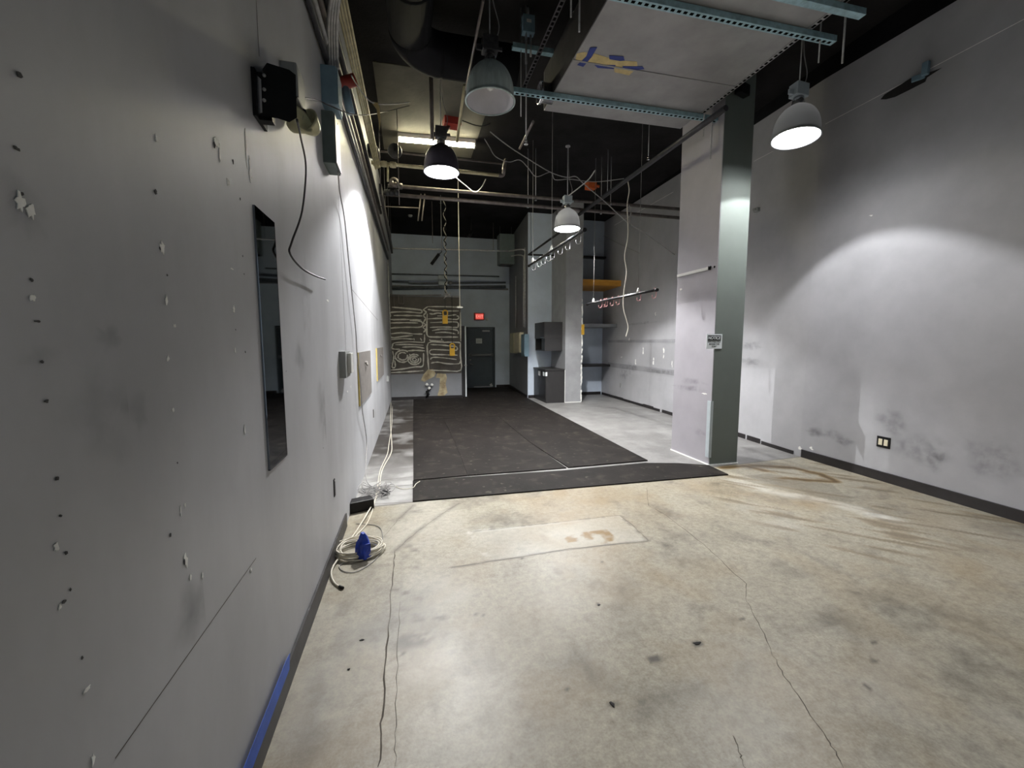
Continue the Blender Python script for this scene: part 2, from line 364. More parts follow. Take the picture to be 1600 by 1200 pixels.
# rear painted floor: pale at the left front edge, grimy farther in
rl = sst(6.2, 4.2, Y) * (X < 0.05); light = np.where(rear > .5, .15 + .6 * rl + .25 * (n1 - .5), light)
dark = np.where(rear > .5, .8 * sst(.36, .6, n4 * .25 + n1 * .3 + n2 * .45) * (1 - .45 * rl) * np.where(X > 1.5, .35, 1) + .62 * (X < .05) * sst(5.0, 7.0, Y) * (.5 + n2), dark)
dark = np.maximum(dark, .9 * sst(.015, .004, np.abs(Y - 4.62)) * (X < .0))
dark = np.maximum(dark, .9 * sst(.02, .005, np.abs(Y - (4.10 + .08 * X))) * sst(.3, .5, n2 + .1))
brown = np.where(rear > .5, 0.0, brown)
ny, nx = X.shape
me = bpy.data.meshes.new('floor')
co = np.stack([X, Y, np.zeros_like(X)], -1).reshape(-1, 3)
idx = np.arange(nx * ny).reshape(ny, nx)
q = np.stack([idx[:-1, :-1], idx[:-1, 1:], idx[1:, 1:], idx[1:, :-1]], -1).reshape(-1, 4)
me.from_pydata(co.tolist(), [], q.tolist())
at = me.color_attributes.new('wear_sheen', 'FLOAT_COLOR', 'POINT')
at.data.foreach_set('color', np.stack([dark, light, rear, brown], -1).reshape(-1).astype(np.float32))
floor = bpy.data.objects.new('floor', me); COL.objects.link(floor); floor['kind'] = 'structure'
m = bpy.data.materials.new('worn_concrete'); m.use_nodes = True; nt = m.node_tree; b = nt.nodes['Principled BSDF']
a = N(nt, 'ShaderNodeAttribute', attribute_name='wear_sheen'); sp = N(nt, 'ShaderNodeSeparateColor'); nt.links.new(a.outputs['Color'], sp.inputs['Color'])
tc = N(nt, 'ShaderNodeTexCoord')
def noise_ramp(scale, c1, c2, lo=.35, hi=.65, detail=8):
    nz = N(nt, 'ShaderNodeTexNoise'); nz.inputs['Scale'].default_value = scale; nz.inputs['Detail'].default_value = detail; nz.inputs['Roughness'].default_value = .65
    nt.links.new(tc.outputs['Object'], nz.inputs['Vector']); r = N(nt, 'ShaderNodeValToRGB')
    r.color_ramp.elements[0].position = lo; r.color_ramp.elements[1].position = hi
    r.color_ramp.elements[0].color = (*lin(c1), 1); r.color_ramp.elements[1].color = (*lin(c2), 1); nt.links.new(nz.outputs['Fac'], r.inputs['Fac']); return r.outputs['Color'], nz.outputs['Fac']
def mix(f, A, B, k=1.0, mode='MIX'):
    mx = N(nt, 'ShaderNodeMix', data_type='RGBA', blend_type=mode)
    if k != 1.0 and not isinstance(f, float):
        mm = N(nt, 'ShaderNodeMath', operation='MULTIPLY'); mm.inputs[1].default_value = k; nt.links.new(f, mm.inputs[0]); f = mm.outputs[0]
    if isinstance(f, float): mx.inputs[0].default_value = f
    else: nt.links.new(f, mx.inputs[0])
    for s_, v in ((6, A), (7, B)):
        if isinstance(v, tuple): mx.inputs[s_].default_value = (*lin(v), 1)
        else: nt.links.new(v, mx.inputs[s_])
    return mx.outputs[2]
front, f1 = noise_ramp(2.2, (148, 141, 119), (175, 168, 146)); fine, f2 = noise_ramp(26, (88, 82, 72), (196, 190, 174), .28, .72, 12)
rearc, f3 = noise_ramp(3.0, (104, 104, 106), (136, 136, 137))
c = mix(.5, front, fine, mode='MIX'); grit, f4 = noise_ramp(85, (84, 78, 68), (214, 208, 192), .3, .7, 4); c = mix(.22, c, grit); c = mix(sp.outputs['Green'], c, (206, 205, 197), .75); c = mix(a.outputs['Alpha'], c, (132, 104, 52), .8)
r2 = mix(sp.outputs['Green'], rearc, (206, 206, 204), .8); r2 = mix(.15, r2, fine)
c = mix(sp.outputs['Blue'], c, r2); c = mix(sp.outputs['Red'], c, (48, 44, 40), .85)
nt.links.new(c, b.inputs['Base Color'])
rr = N(nt, 'ShaderNodeMapRange'); rr.inputs['To Min'].default_value = .28; rr.inputs['To Max'].default_value = .56
nt.links.new(f1, rr.inputs['Value']); nt.links.new(rr.outputs['Result'], b.inputs['Roughness']); b.inputs['Specular IOR Level'].default_value = .45
bp = N(nt, 'ShaderNodeBump'); bp.inputs['Strength'].default_value = .12; bp.inputs['Distance'].default_value = .01
nt.links.new(f2, bp.inputs['Height']); nt.links.new(bp.outputs['Normal'], b.inputs['Normal'])
me.materials.append(m)
# cracks are narrow grooves filled with dirt
def crack(pp, w=.0035):
    mb = MB(); pts = [Vector((*q, .0004)) for q in fl(*pp)]; out = []
    for p0, p1 in zip(pts, pts[1:]):
        for k in range(6):
            t = k / 6; q = p0.lerp(p1, t); q.x += random.uniform(-1, 1) * .006; q.y += random.uniform(-1, 1) * .006; out.append(q)
    out.append(pts[-1]); mb.ribbon(out, (0, 0, 1), w, .0004, .5); obj('floor_crack', mb, M['crackm'], floor)
crack([(1010, 762), (1014, 790), (1045, 808), (1100, 851), (1118, 868), (1165, 912), (1167, 940), (1195, 990), (1208, 1025), (1228, 1060), (1262, 1110), (1298, 1160), (1318, 1200)])
crack([(592, 1200), (597, 1120), (604, 1010), (611, 930), (615, 883), (617, 862)], .006)
crack([(617, 1200), (619, 1120), (622, 1010), (625, 940)], .0025)
crack([(556, 789), (600, 786.5), (645, 784.5)], .007)
crack([(556, 757), (600, 750), (645, 745)], .006)
crack([(616, 862), (650, 832), (690, 803), (718, 786)], .0025)
crack([(600, 838), (622, 812), (645, 790)], .002)
crack([(700, 888), (800, 872), (890, 858), (1013, 845)], .003)
crack([(734, 831), (850, 818), (968, 805), (990, 822), (1013, 845)], .003)
crack([(1145, 1150), (1155, 1175), (1165, 1200)], .003)

# ---- walls
def wall_poly(pts, z0, z1, th, name, m, sign):
    mb = MB(); poly = [Vector((x, y, z0)) for x, y in pts] + [Vector((x + sign * th[0], y + th[1], z0)) for x, y in reversed(pts)]
    mb.prism(poly, (0, 0, z1 - z0)); return struct(name, mb, m)
wl = wall_poly([(WL(-4), -4), (WL(4), 4), (WL(14.5), 14.5)], 0, ZC, (.14, 0), 'wall_left', M['paint_left'], -1)
mb = MB()                                              # right wall: grey up to a sloping paint line, black above
top = lambda y: min(ZC - .002, float(np.interp(y, [-4, 3.2, 5.8, 9, 12], [4.45, 4.755, 4.90, 5.0, 5.05])))
yy = [-4, 0, 2.3, 4.53, 7.9, 11.62]
for y0, y1 in zip(yy, yy[1:]):
    mb.mi = 0; v = [(WR(y0), y0, 0), (WR(y1), y1, 0), (WR(y1), y1, top(y1)), (WR(y0), y0, top(y0))]; mb._f([mb.bm.verts.new(p) for p in v])
    mb.mi = 1; v = [(WR(y0), y0, top(y0)), (WR(y1), y1, top(y1)), (WR(y1), y1, ZC), (WR(y0), y0, ZC)]; mb._f([mb.bm.verts.new(p) for p in v])
mb.mi = 0
v = [(WR(yy[0]) + .14, yy[0], 0), (WR(yy[-1]) + .14, yy[-1], 0), (WR(yy[-1]) + .14, yy[-1], ZC), (WR(yy[0]) + .14, yy[0], ZC)]; mb._f([mb.bm.verts.new(p) for p in v][::-1])
bmesh.ops.remove_doubles(mb.bm, verts=mb.bm.verts[:], dist=1e-5)
wr = struct('wall_right', mb, [M['paint'], M['black_paint']])
struct('wall_back', MB().bb((-.52, 14.4, 0), (3.5, 14.55, ZC)), M['paint_back'])
wp = struct('wall_partition', MB().bb((WL(11.8) + .002, 11.8, 0), (1.40, 14.4, 2.84)), M['paint_nook'])
mb = MB(); mb.prism([(3.19, 11.3, 0), (3.88, 11.3, 0), (3.88, 11.62, 0), (3.56, 14.4, 0), (3.40, 14.4, 0)], (0, 0, ZC))
mb.bm.normal_update()
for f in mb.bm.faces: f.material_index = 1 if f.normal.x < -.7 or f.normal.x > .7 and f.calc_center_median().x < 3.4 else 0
wn = struct('wall_nook', mb, [M['paint_back'], M['paint_nook']])
struct('wall_alcove', MB().bb((3.88, 11.62, 0), (5.72, 11.76, ZC)), M['paint_back'])
struct('ceiling', MB().bb((-.75, -4.2, ZC), (5.9, 14.6, ZC + .15)), M['ceil'])
struct('ceiling_patch', MB().bb((-.36, 5.85, ZC - .012), (1.22, 8.3, ZC - .0005)), M['deck_pale'])  # flat slab, paler and more beige than the ceiling, around the tubes
mb = MB()                                              # unseen shop front behind the viewer, wide opening added to let in fill light
mb.bb((-.75, -4.15, 0), (.4, -4.0, ZC)); mb.bb((4.4, -4.15, 0), (5.2, -4.0, ZC)); mb.bb((.4, -4.15, 3.0), (4.4, -4.0, ZC)); mb.bb((.4, -4.15, 0), (4.4, -4.0, .3))
struct('wall_front', mb, M['paint'])
# right rear wall sits beyond the column; pillar and column
pil = struct('pillar', MB().bb((3.88, 10.2, 0), (4.335, 11.62, ZC)), M['paint_pillar'])
column = struct('column', MB().bb((3.645, 4.47, 0), (4.063, 5.262, ZC), .006), M['paint_col'])
obj('caulk_line', MB().bb((3.636, 4.46, 0), (3.65, 5.27, .014)).bb((3.65, 4.456, 0), (4.07, 4.472, .010)), M['spackle'], column)
obj('corner_guard', MB().bb((3.633, 4.4615, .10), (3.668, 4.4665, .82)).bb((3.633, 4.462, .10), (3.643, 4.53, .82)), M['guard'], column)['label'] = 'pale metal corner guard'
obj('front_face', MB().bb((3.652, 4.4665, .012), (4.058, 4.4705, ZC - .01)), M['frontface'], column)['label'] = 'dark green grey front'  # thin sheet, darker and greener than the column's other faces
mb = MB()
for (px, py) in ((1110.5, 417), (1116.5, 417)):
    p = P(px, py, 0, 3.645); mb.lathe([(0, .004), (.012, .004), (.014, 0)], p, 12, Matrix.Rotation(-PI / 2, 3, 'Y'))
obj('bolt_hole', mb, M['hole'], column)
mb = MB()
for a, b in (((1053, 604), (1104, 609)), ((1065, 592), (1100, 600)), ((1085, 660), (1100, 690))):
    p0, p1 = P(*a, 0, 3.6443), P(*b, 0, 3.6443); fan(mb, (p0 + p1) / 2, (-1, 0, 0), (p0 - p1).length * 1.2, .09)
obj('scuff_marks', mb, M['smudge'], column)
mb = MB().blob(P(1101, 615, 0, 3.644), (-1, 0, 0), .10, .02, .001); mb.blob(P(1064, 452, 0, 3.644), (-1, 0, 0), .05, .03, .001)
obj('paint_chips', mb, M['spackle'], column)
# baseboards
mb = MB(); mb.prism([(WL(-4) + .001, -4, 0), (WL(3.68) + .001, 3.68, 0), (WL(3.68) + .013, 3.68, 0), (WL(-4) + .013, -4, 0)], (0, 0, .115)); struct('baseboard_left', mb, M['base_worn'])
mb = MB(); q = [(WR(y) - .0015, y) for y in (-4, 2.3, 4.5)]
mb.prism([(x, y, 0) for x, y in q] + [(x - .018, y, 0) for x, y in reversed(q)], (0, 0, .105)); struct('baseboard_right', mb, M['base'])
mb = MB(); y = 4.64
while y < 11.5:
    l = random.uniform(.25, .7); e = min(y + l, 11.6); h = random.uniform(.05, .075)
    mb.prism([(WR(y) - .001, y, 0), (WR(e) - .001, e, 0), (WR(e) - .012, e, 0), (WR(y) - .012, y, 0)], (0, 0, h)); y = e + (random.uniform(.03, .10) if y < 7.8 else .02)
struct('baseboard_rear', mb, M['base'])
mb = MB(); mb.bb((WL(11.8) + .01, 11.785, 0), (1.40, 11.80, .085)); mb.bb((2.92, 14.385, 0), (3.38, 14.4, .085))
mb.prism([(3.18, 11.3, 0), (3.39, 14.38, 0), (3.377, 14.38, 0), (3.168, 11.3, 0)], (0, 0, .085)); mb.bb((3.2, 11.285, 0), (3.45, 11.3, .085)); mb.bb((4.34, 11.605, 0), (5.56, 11.62, .085))
struct('baseboard_back', mb, M['base'])
# damaged pillar edge
mb = MB(); pts = [Vector((4.337, 10.197, .02 + .06 * k)) for k in range(45)]
for k in range(0, 44):
    if random.random() < .86: mb.box(pts[k] + Vector((random.uniform(-.012, .004), 0, .03)), (random.uniform(.015, .04), .012, .062))
obj('chipped_edge', mb, M['spackle'], pil)['label'] = 'chipped white plaster edge'
obj('caulk_line', MB().bb((3.88, 10.19, 0), (4.335, 10.2, .014)).bb((3.872, 10.19, 0), (3.882, 10.2, .85)), M['spackle'], pil)

# ---- left wall damage, lines, seams
Lh = Vector((1, 0, 0))
mb = MB(); md = MB()
for px, py, w, h in ((337, 222, .05, .035), (343, 240, .012, .06), (356, 284, .035, .03), (391, 272, .035, .06), (384, 232, .02, .20), (390, 262, .012, .12), (30, 315, .03, .05), (48, 328, .03, .05), (253, 387, .035, .05), (260, 470, .02, .05), (272, 509, .03, .018), (262, 560, .02, .03), (365, 484, .022, .03), (290, 875, .032, .075), (297, 902, .02, .03), (87, 855, .016, .03), (135, 1077, .03, .012), (145, 1187, .02, .04), (282, 797, .008, .05), (289, 790, .012, .02), (392, 891, .02, .02), (93, 948, .012, .02), (382, 672, .012, .04), (545, 388, .05, .05), (561, 411, .06, .045), (543, 612, .06, .03), (548, 604, .03, .04), (367, 547, .012, .02), (410, 185, .04, .05), (50, 465, .02, .02), (244, 216, .02, .03), (316, 900, .01, .03), (362, 420, .03, .006), (512, 470, .10, .02), (270, 640, .02, .025)):
    p = PL(px, py, .0005); k_ = .5 if px < 310 else .75; mb.blob(p, Lh, w * k_, h * k_, .0012, 14, .45)
for px, py, w, h in ((335, 227, .022, .035), (364, 252, .016, .032), (375, 311, .008, .016), (381, 428, .008, .012), (379, 400, .007, .012), (243, 300, .022, .02), (250, 388, .012, .016), (30, 117, .02, .02), (25, 232, .022, .012), (34, 303, .01, .01), (49, 437, .012, .012), (103, 864, .012, .014), (100, 940, .016, .014), (110, 921, .008, .012), (94, 806, .01, .008), (72, 627, .014, .012), (392, 893, .012, .018), (266, 836, .012, .016), (288, 878, .01, .03), (368, 515, .008, .01), (261, 430, .01, .008), (58, 502, .022, .008), (89, 748, .012, .012), (277, 723, .008, .01), (383, 550, .008, .012), (555, 395, .02, .03), (65, 565, .012, .01), (128, 1028, .012, .01), (88, 748, .01, .01), (447, 580, .02, .008), (505, 700, .015, .012)):
    p = PL(px, py, .0010); md.blob(p, Lh, w * .45, h * .5, .0012)
obj('plaster_chips', mb, M['spackle'], wl)['label'] = 'white plaster chips'
obj('gouges', md, M['hollow'], wl)['label'] = 'dark gouges and screw holes'
mb = MB()
for a, b, w in (((180, 1185), (400, 872), .0022), ((528, 290), (541, 560), .006), ((400, 0), (405, 88), .004), ((548, 450), (590, 500), .006)):
    p0, p1 = PL(*a, .0006), PL(*b, .0006); mb.ribbon([p0.lerp(p1, k / 6) for k in range(7)], Lh, w, .0006, .3, False)
obj('board_seam', mb, M['crackm'], wl)
mb = MB()
for px, py, w, h in ((40, 325, .10, .10), (165, 645, .2, .25), (215, 640, .1, .1), (170, 530, .08, .06), (505, 640, .35, .5), (430, 600, .2, .4), (300, 960, .25, .2), (470, 560, .3, .25), (65, 560, .08, .04), (480, 470, .3, .5)): fan(mb, PL(px, py, .0004), Lh, w, h)
obj('scuff_marks', mb, M['faint'], wl)
# ---- right wall marks
Rh = Vector((-1, 0, 0)); Rn = lambda y: Vector((-1, (WR(y + .05) - WR(y - .05)) / .1, 0)).normalized(); mb = MB()
for px, py, w, h in ((1005, 549, .06, .22), (1037, 551, .07, .26), (1021, 565, .06, .2), (993, 565, .06, .18), (1024, 490, .04, .12), (983, 531, .05, .12), (971, 558, .10, .03), (1050, 570, .03, .2), (1361, 337, .05, .02), (1268, 700, .06, .05), (1249, 700, .07, .06), (1157, 577, .03, .03)):
    p = PR(px, py, .0006)
    for _ in range(5): mb.blob(p + Vector((0, random.uniform(-.3, .3) * w, random.uniform(-.35, .35) * h)), Rn(p.y), w * .6, h * .3, .0012, 8, .5)
obj('plaster_chips', mb, M['spackle'], wr)['label'] = 'white plaster scrape marks'
mb = MB()
for px, py, w, h in ((1275, 676, .25, .12), (1305, 680, .3, .12), (1395, 660, .25, .25), (1440, 705, .5, .25), (1320, 690, .2, .1), (1550, 720, .4, .3), (1460, 720, .15, .2), (985, 575, .5, .25), (1030, 580, 1.0, .10), (1000, 505, 1.6, .06), (975, 585, .4, .3), (1170, 565, .4, .1), (1175, 540, .4, .12)):
    p = PR(px, py, .0008); fan(mb, p, Rn(p.y), w * 1.3, h * 1.3)
obj('scuff_marks', mb, M['smudge'], wr)
mb = MB()
for a, b, w in (((1600, 30), (1292, 192.5), .006), ((1292, 192.5), (1178, 252), .006), ((1052, 300), (960, 352), .008)):
    p0, p1 = PR(*a, .0006), PR(*b, .0006); mb.ribbon([p0.lerp(p1, k / 8) for k in range(9)], Rh, w, .0008, .2, False)
obj('board_seam', mb, M['spackle'], wr)
for z0, z1 in ((.86, .98), (1.55, 1.62)):
    mb = MB(); v = [(WR(y) - .0012, y, z) for y, z in ((6.6, z0), (11.2, z0), (11.2, z1), (6.6, z1))]; mb.prism(v, (.0004, 0, 0)); obj('shelf_ghost_mark', mb, M['ghost'], wr)

# ---- partition with glue trails and torn board
yf = 11.8
obj('bare_backing', MB().bb((WL(11.8) + .01, yf - .004, .705), (1.395, yf, 2.80)), M['backing'], wp)['label'] = 'bare dark brown backing'
def Z6(u, v, y=yf - .005): return P(590 + u / 6, 440 + v / 6, 1, y)
trails = [
 [(135,240),(250,250),(400,265),(415,280),(400,295),(300,285),(130,288),(122,320),(122,355),(250,355),(410,360)], [(150,318),(280,318),(420,322)], [(120,388),(250,385),(380,388)],
 [(300,365),(410,375),(408,425),(280,428),(120,437),(118,470),(130,525),(230,515),(330,505)], [(125,490),(220,480),(330,490),(420,492)], [(120,545),(230,535),(335,540)], [(340,530),(345,550)], [(400,530),(415,555)],
 [(440,495),(438,560),(420,570),(300,565),(160,575),(140,600),(140,630),(210,635)], [(165,592),(300,590),(430,597)], [(230,615),(350,612),(440,625)], [(280,650),(360,645),(445,650)],
 [(140,650),(150,720),(135,800),(165,800),(160,740)], [(120,830),(230,820),(350,800),(420,795),(430,740),(430,670)], [(115,855),(200,850),(300,845),(430,835)],
 [(470,235),(430,265),(455,285),(430,320),(450,345),(430,385),(450,405),(425,430),(450,450),(430,475)],
 [(465,235),(600,235),(770,240)], [(470,260),(520,270),(620,275),(760,275)], [(485,300),(520,305),(560,295),(600,300)], [(560,322),(650,320),(740,310)], [(470,350),(600,345),(740,355),(760,330),(740,320)],
 [(490,385),(620,380),(745,380),(755,420),(740,430),(620,425),(490,430)], [(510,460),(600,445),(720,450),(755,465),(755,490)], [(540,480),(630,475),(730,490)], [(465,300),(460,450),(470,510),(520,520),(640,520),(755,520)],
 [(490,540),(500,555),(620,558)], [(480,830),(470,700),(475,575),(600,570),(760,570),(775,600),(775,700),(780,830),(640,835),(490,830)], [(495,590),(600,595),(690,605),(740,610),(745,640),(720,645)],
 [(690,645),(600,640),(500,640),(497,680),(600,685),(750,690)], [(495,730),(520,710),(620,715),(740,730)], [(500,765),(560,755),(650,770),(760,770),(775,745)], [(775,290),(780,560)], [(600,535),(602,548)]]
for cx, cy, rr_ in ((235, 700, (70, 44)), (345, 730, (60, 38, 18))):
    for r_ in rr_: trails.append([(cx + r_ * math.cos(k * PI / 8) * random.uniform(.95, 1.05), cy + r_ * .8 * math.sin(k * PI / 8)) for k in range(-1, 15)])
mb = MB()
for t in trails: mb.ribbon(smooth_path([Z6(u, v) for u, v in t], 3), (0, -1, 0), .034, .006, .45)
obj('glue_trails', mb, M['glue'], wp)['label'] = 'pale squiggles of dried glue'
mb = MB()
mb.prism([Z6(u, v) for u, v in ((430, 870), (470, 825), (520, 820), (545, 860), (530, 890), (470, 920), (440, 940), (405, 925))], (0, -.004, 0))
mb.prism([Z6(u, v) for u, v in ((545, 900), (560, 860), (640, 865), (650, 900), (638, 960), (655, 1040), (620, 1072), (560, 1070), (580, 1000), (585, 905))], (0, -.004, 0))
obj('torn_board_paper', mb, M['torn'], wp)['label'] = 'torn tan board paper'
# ceiling line bands on the back wall and partition
struct('trim_1', MB().bb((-.5, 14.385, 3.36), (3.36, 14.4, 3.42)), M['paint_nook'])

# ---- back door
dx0, dx1 = 1.875, 2.86
door = struct('door_1', MB().bb((dx0 + .06, 14.36, .012), (dx1 - .05, 14.40, 2.03), .004), M['door'])
obj('door_frame', MB().bb((dx0, 14.34, 0), (dx0 + .055, 14.40, 2.09)).bb((dx1 - .045, 14.34, 0), (dx1 + .01, 14.40, 2.09)).bb((dx0, 14.34, 2.035), (dx1 + .01, 14.40, 2.09)), M['door'], door)
obj('push_bar', MB().bb((dx0 + .1, 14.28, 1.10), (dx1 - .07, 14.345, 1.17), .01).bb((dx0 + .09, 14.28, 1.09), (dx0 + .16, 14.36, 1.18)).bb((dx1 - .14, 14.28, 1.09), (dx1 - .07, 14.36, 1.18)), M['paint_nook'], door)
obj('door_closer', MB().bb((2.42, 14.29, 1.93), (2.68, 14.36, 1.985), .006), M['steel'], door)
h = obj('door_handle', MB().lathe([(0, .03), (.035, .03), (.04, 0)], (dx0 + .14, 14.36, .82), 16, Matrix.Rotation(PI / 2, 3, 'X')).tube([(dx0 + .14, 14.33, .82), (dx0 + .14, 14.29, .82), (dx0 + .24, 14.285, .80)], .014), M['bright'], door)
obj('deadbolt', MB().lathe([(0, .03), (.03, .03), (.034, 0)], (dx0 + .13, 14.36, .97), 16, Matrix.Rotation(PI / 2, 3, 'X')), M['steel'], door)
obj('scuffed_bottom', MB().bb((dx0 + .25, 14.356, .03), (dx1 - .1, 14.36, .05)).blob((2.73, 14.358, .08), (0, -1, 0), .10, .12, .002), M['steel'], door)
t = tag(obj('notice_paper', MB().bb((2.21, 14.353, 1.53), (2.42, 14.357, 1.70)), [M['paper']]), 'small pale paper notice stuck on the slate grey door', 'notice')
for k in range(4): obj('printed_line', MB().bb((2.24, 14.351, 1.565 + .028 * k), (2.39, 14.3535, 1.575 + .028 * k)), M['grey'], t)
# open black door leaf beside the partition, with a white edge strip
lf = struct('door_2', MB().bb((1.408, 12.0, .01), (1.528, 12.9, 2.03)), M['cabdark'])
obj('door_edge', MB().bb((1.530, 11.98, .01), (1.562, 12.03, 2.03)), M['paper'], lf)['label'] = 'pale door edge strip'
obj('latch', MB().bb((1.50, 11.965, .9), (1.58, 11.98, .93)), M['steel'], lf)

# ================================================================== THINGS
# ---- rubber mats
def slab(name, pts, label, z=.011, z0=.0012):
    mb = MB(); mb.prism([(x, y, z0) for x, y in pts], (0, 0, z)); return tag(obj(name, mb, M['mat']), label, 'floor mat', 'black rubber floor mats')
a = fl((645, 784.5), (700, 780), (1138, 742.5), (1107, 728), (1062, 725), (1008, 724.5), (878, 736.5), (645, 752.5))
slab('rubber_mat', a, 'long narrow black rubber strip mat across the front edge of the dark matting')
s1 = fl((720, 714), (730.5, 744))
s2a, s2b = fl((825, 690))[0], fl((886, 732.5))[0]
yb = 8.6
slab('rubber_mat', [fl((646, 751.5))[0], (s1[1][0] - .0015, s1[1][1] + .003), (s1[0][0] - .0015, s1[0][1]), (s1[0][0] - .0, yb), (.03, yb)], 'black rubber mat lying along the cords beside the left wall')
slab('rubber_mat', [(s1[1][0] + .0015, s1[1][1] + .003), (s2b[0] - .004, s2b[1] + .012), (s2a[0] - .003, s2a[1]), (s2a[0] - .0, yb), (s1[0][0] + .003, yb), (s1[0][0] + .0015, s1[0][1])], 'dusty black rubber mat in the middle between two seams')
rr_ = fl((888, 731.5), (1012, 720.5))
slab('rubber_mat', [rr_[0], rr_[1], (3.10, yb), (s2a[0] + .003, yb), (s2a[0] + .002, s2a[1])], 'black rubber mat with lifted corner reaching toward the column', .013)
slab('rubber_mat', [(.03, yb + .01), (3.10, yb + .01), (3.17, 11.25), (3.36, 14.3), (1.5, 14.3), (1.42, 11.74), (.06, 11.74)], 'large black rubber mat running up to the slate door')

# ---- pendant lamps
def pendant(x, y, z, lit, label, D=.46, ztop=None, tilt=None, dark_shell=False, power=1.0, cut=55, lens='lens', shell=None):
    t = thing('pendant_lamp', label, 'pendant lamp', (x, y, z), 'bell shaped pendant lamps'); r = D / 2; c = Vector((0, 0, 0))
    mt = tilt or Matrix.Identity(3)
    H = .36 * D / .46
    outer = [(r, 0), (r + .012, .0), (r + .012, .014), (r - .002, .016)]
    for k in range(1, 13):
        a_ = k / 12; rr = r * (1 - a_ ** 2.6) ** .5 if a_ < 1 else 0
        outer.append((max(rr, .055), .016 + a_ * (H - .016)))
    inner = [(max(rr_ - .006, .04), zz - .004) for rr_, zz in outer[3:]][::-1]
    L = Vector((x, y, z))
    obj('lamp_shade', MB().lathe(outer, L, 48, mt), M[shell or ('lampdark' if dark_shell else 'lampshell')], t)
    if not shell: obj('reflector', MB().lathe(inner + [(r - .006, .004)], L, 48, mt), M['reflector'], t)
    def W(p): return L + mt @ Vector(p)
    hs = MB().lathe([(.055, H - .01), (.06, H + .02), (.05, H + .08), (.0, H + .082)], L, 24, mt)
    obj('socket', hs, M['bright'], t)
    obj('ballast_box', MB().box(W((0, 0, H + .15)), (.15, .11, .13), 0, .006, mt).box(W((-.09, 0, H + .12)), (.08, .02, .05), 0, 0, mt).box(W((.09, 0, H + .13)), (.06, .02, .03), 0, 0, mt), M['strutdark'] if not shell else M['guard'], t)
    top = W((0, 0, H + .215)); zt = ztop or ZC
    obj('hanger', MB().tube([top, (top.x, top.y, zt)], .006).lathe([(.0, .03), (.04, .02), (.045, 0), (0, 0)], (top.x, top.y, zt - .03), 16), M['steel'], t)
    cp = [Vector((top.x + .05, top.y, top.z - .02)), Vector((top.x + .09, top.y, top.z + .12)), Vector((top.x + .03, top.y, top.z + .35)), Vector((top.x + .01, top.y, zt - .02))]
    obj('cord', MB().tube(smooth_path(cp, 5), .005, 6), M['cable_g'], t)
    if lit:
        obj('lens', MB().lathe([(0, .14), (r * .5, .138), (r * .93, .134)], L, 48, mt), M[lens], t)
        ld = bpy.data.lights.new('bulb_light', 'POINT'); ld.energy = BULB * power; ld.shadow_soft_size = .014; ld.color = (.98, .985, 1.0)
        lo = bpy.data.objects.new('bulb_light', ld); COL.objects.link(lo); lo.parent = t; lo.location = mt @ Vector((0, 0, (r - .008) / math.tan(math.radians(cut))))
    else:
        obj('bulb', MB().lathe([(0, .10), (.03, .12), (.045, .18), (.03, .25), (.022, .30), (0, .31)], L, 20, mt), M['white'], t)
    return t
BULB = 115
def on_ray(px, py, y): return P(px, py, 1, y)
p = on_ray(766, 160, 4.22); pendant(*p, False, 'large unlit grey bell pendant lamp hanging in front of the black duct')
p = on_ray(690, 270, 5.92); pendant(*p, True, 'lit bell pendant lamp hanging in front of the glowing fluorescent tubes', dark_shell=True, power=3.1, cut=59)
p = on_ray(886, 358, 7.4); pendant(*p, True, 'lit silver bell pendant lamp above the bar of steel hooks', power=2.2, lens='lens_far', shell='prismatic')
tl = Matrix.Rotation(math.radians(3.5), 3, 'Y') @ Matrix.Rotation(math.radians(-2.5), 3, 'X')
p = on_ray(1243, 217, 3.85); pendant(*p, True, 'lit pendant lamp beside the right wall in front of the column', D=.44, tilt=tl, power=1.1, cut=45, lens='lens_right', shell='prismatic')

# ---- fluorescent fixture
a_, b_ = P(624, 218, 2, ZC - .10), P(740, 228, 2, ZC - .10)
t = thing('fluorescent_light', 'lit bare fluorescent strip light on the black ceiling', 'ceiling light', ((a_ + b_) / 2))
ang = math.atan2((b_ - a_).y, (b_ - a_).x); cc = (a_ + b_) / 2; Ln = (b_ - a_).length
obj('housing', MB().box((cc.x, cc.y, ZC - .04), (Ln + .06, .12, .08), ang, .004), M['reflector'], t)
for s_ in (-.035, .035):
    o_ = Vector((-math.sin(ang), math.cos(ang), 0)) * s_; d_ = (b_ - a_).normalized()
    obj('tube', MB().tube([a_ + o_ , b_ + o_ ], .019, 12), M['tube'], t)
for e, s_ in ((a_, -1), (b_, 1)):
    obj('lampholder', MB().box((e.x + s_ * .02, e.y, ZC - .095), (.02, .12, .06), ang), M['white'], t)
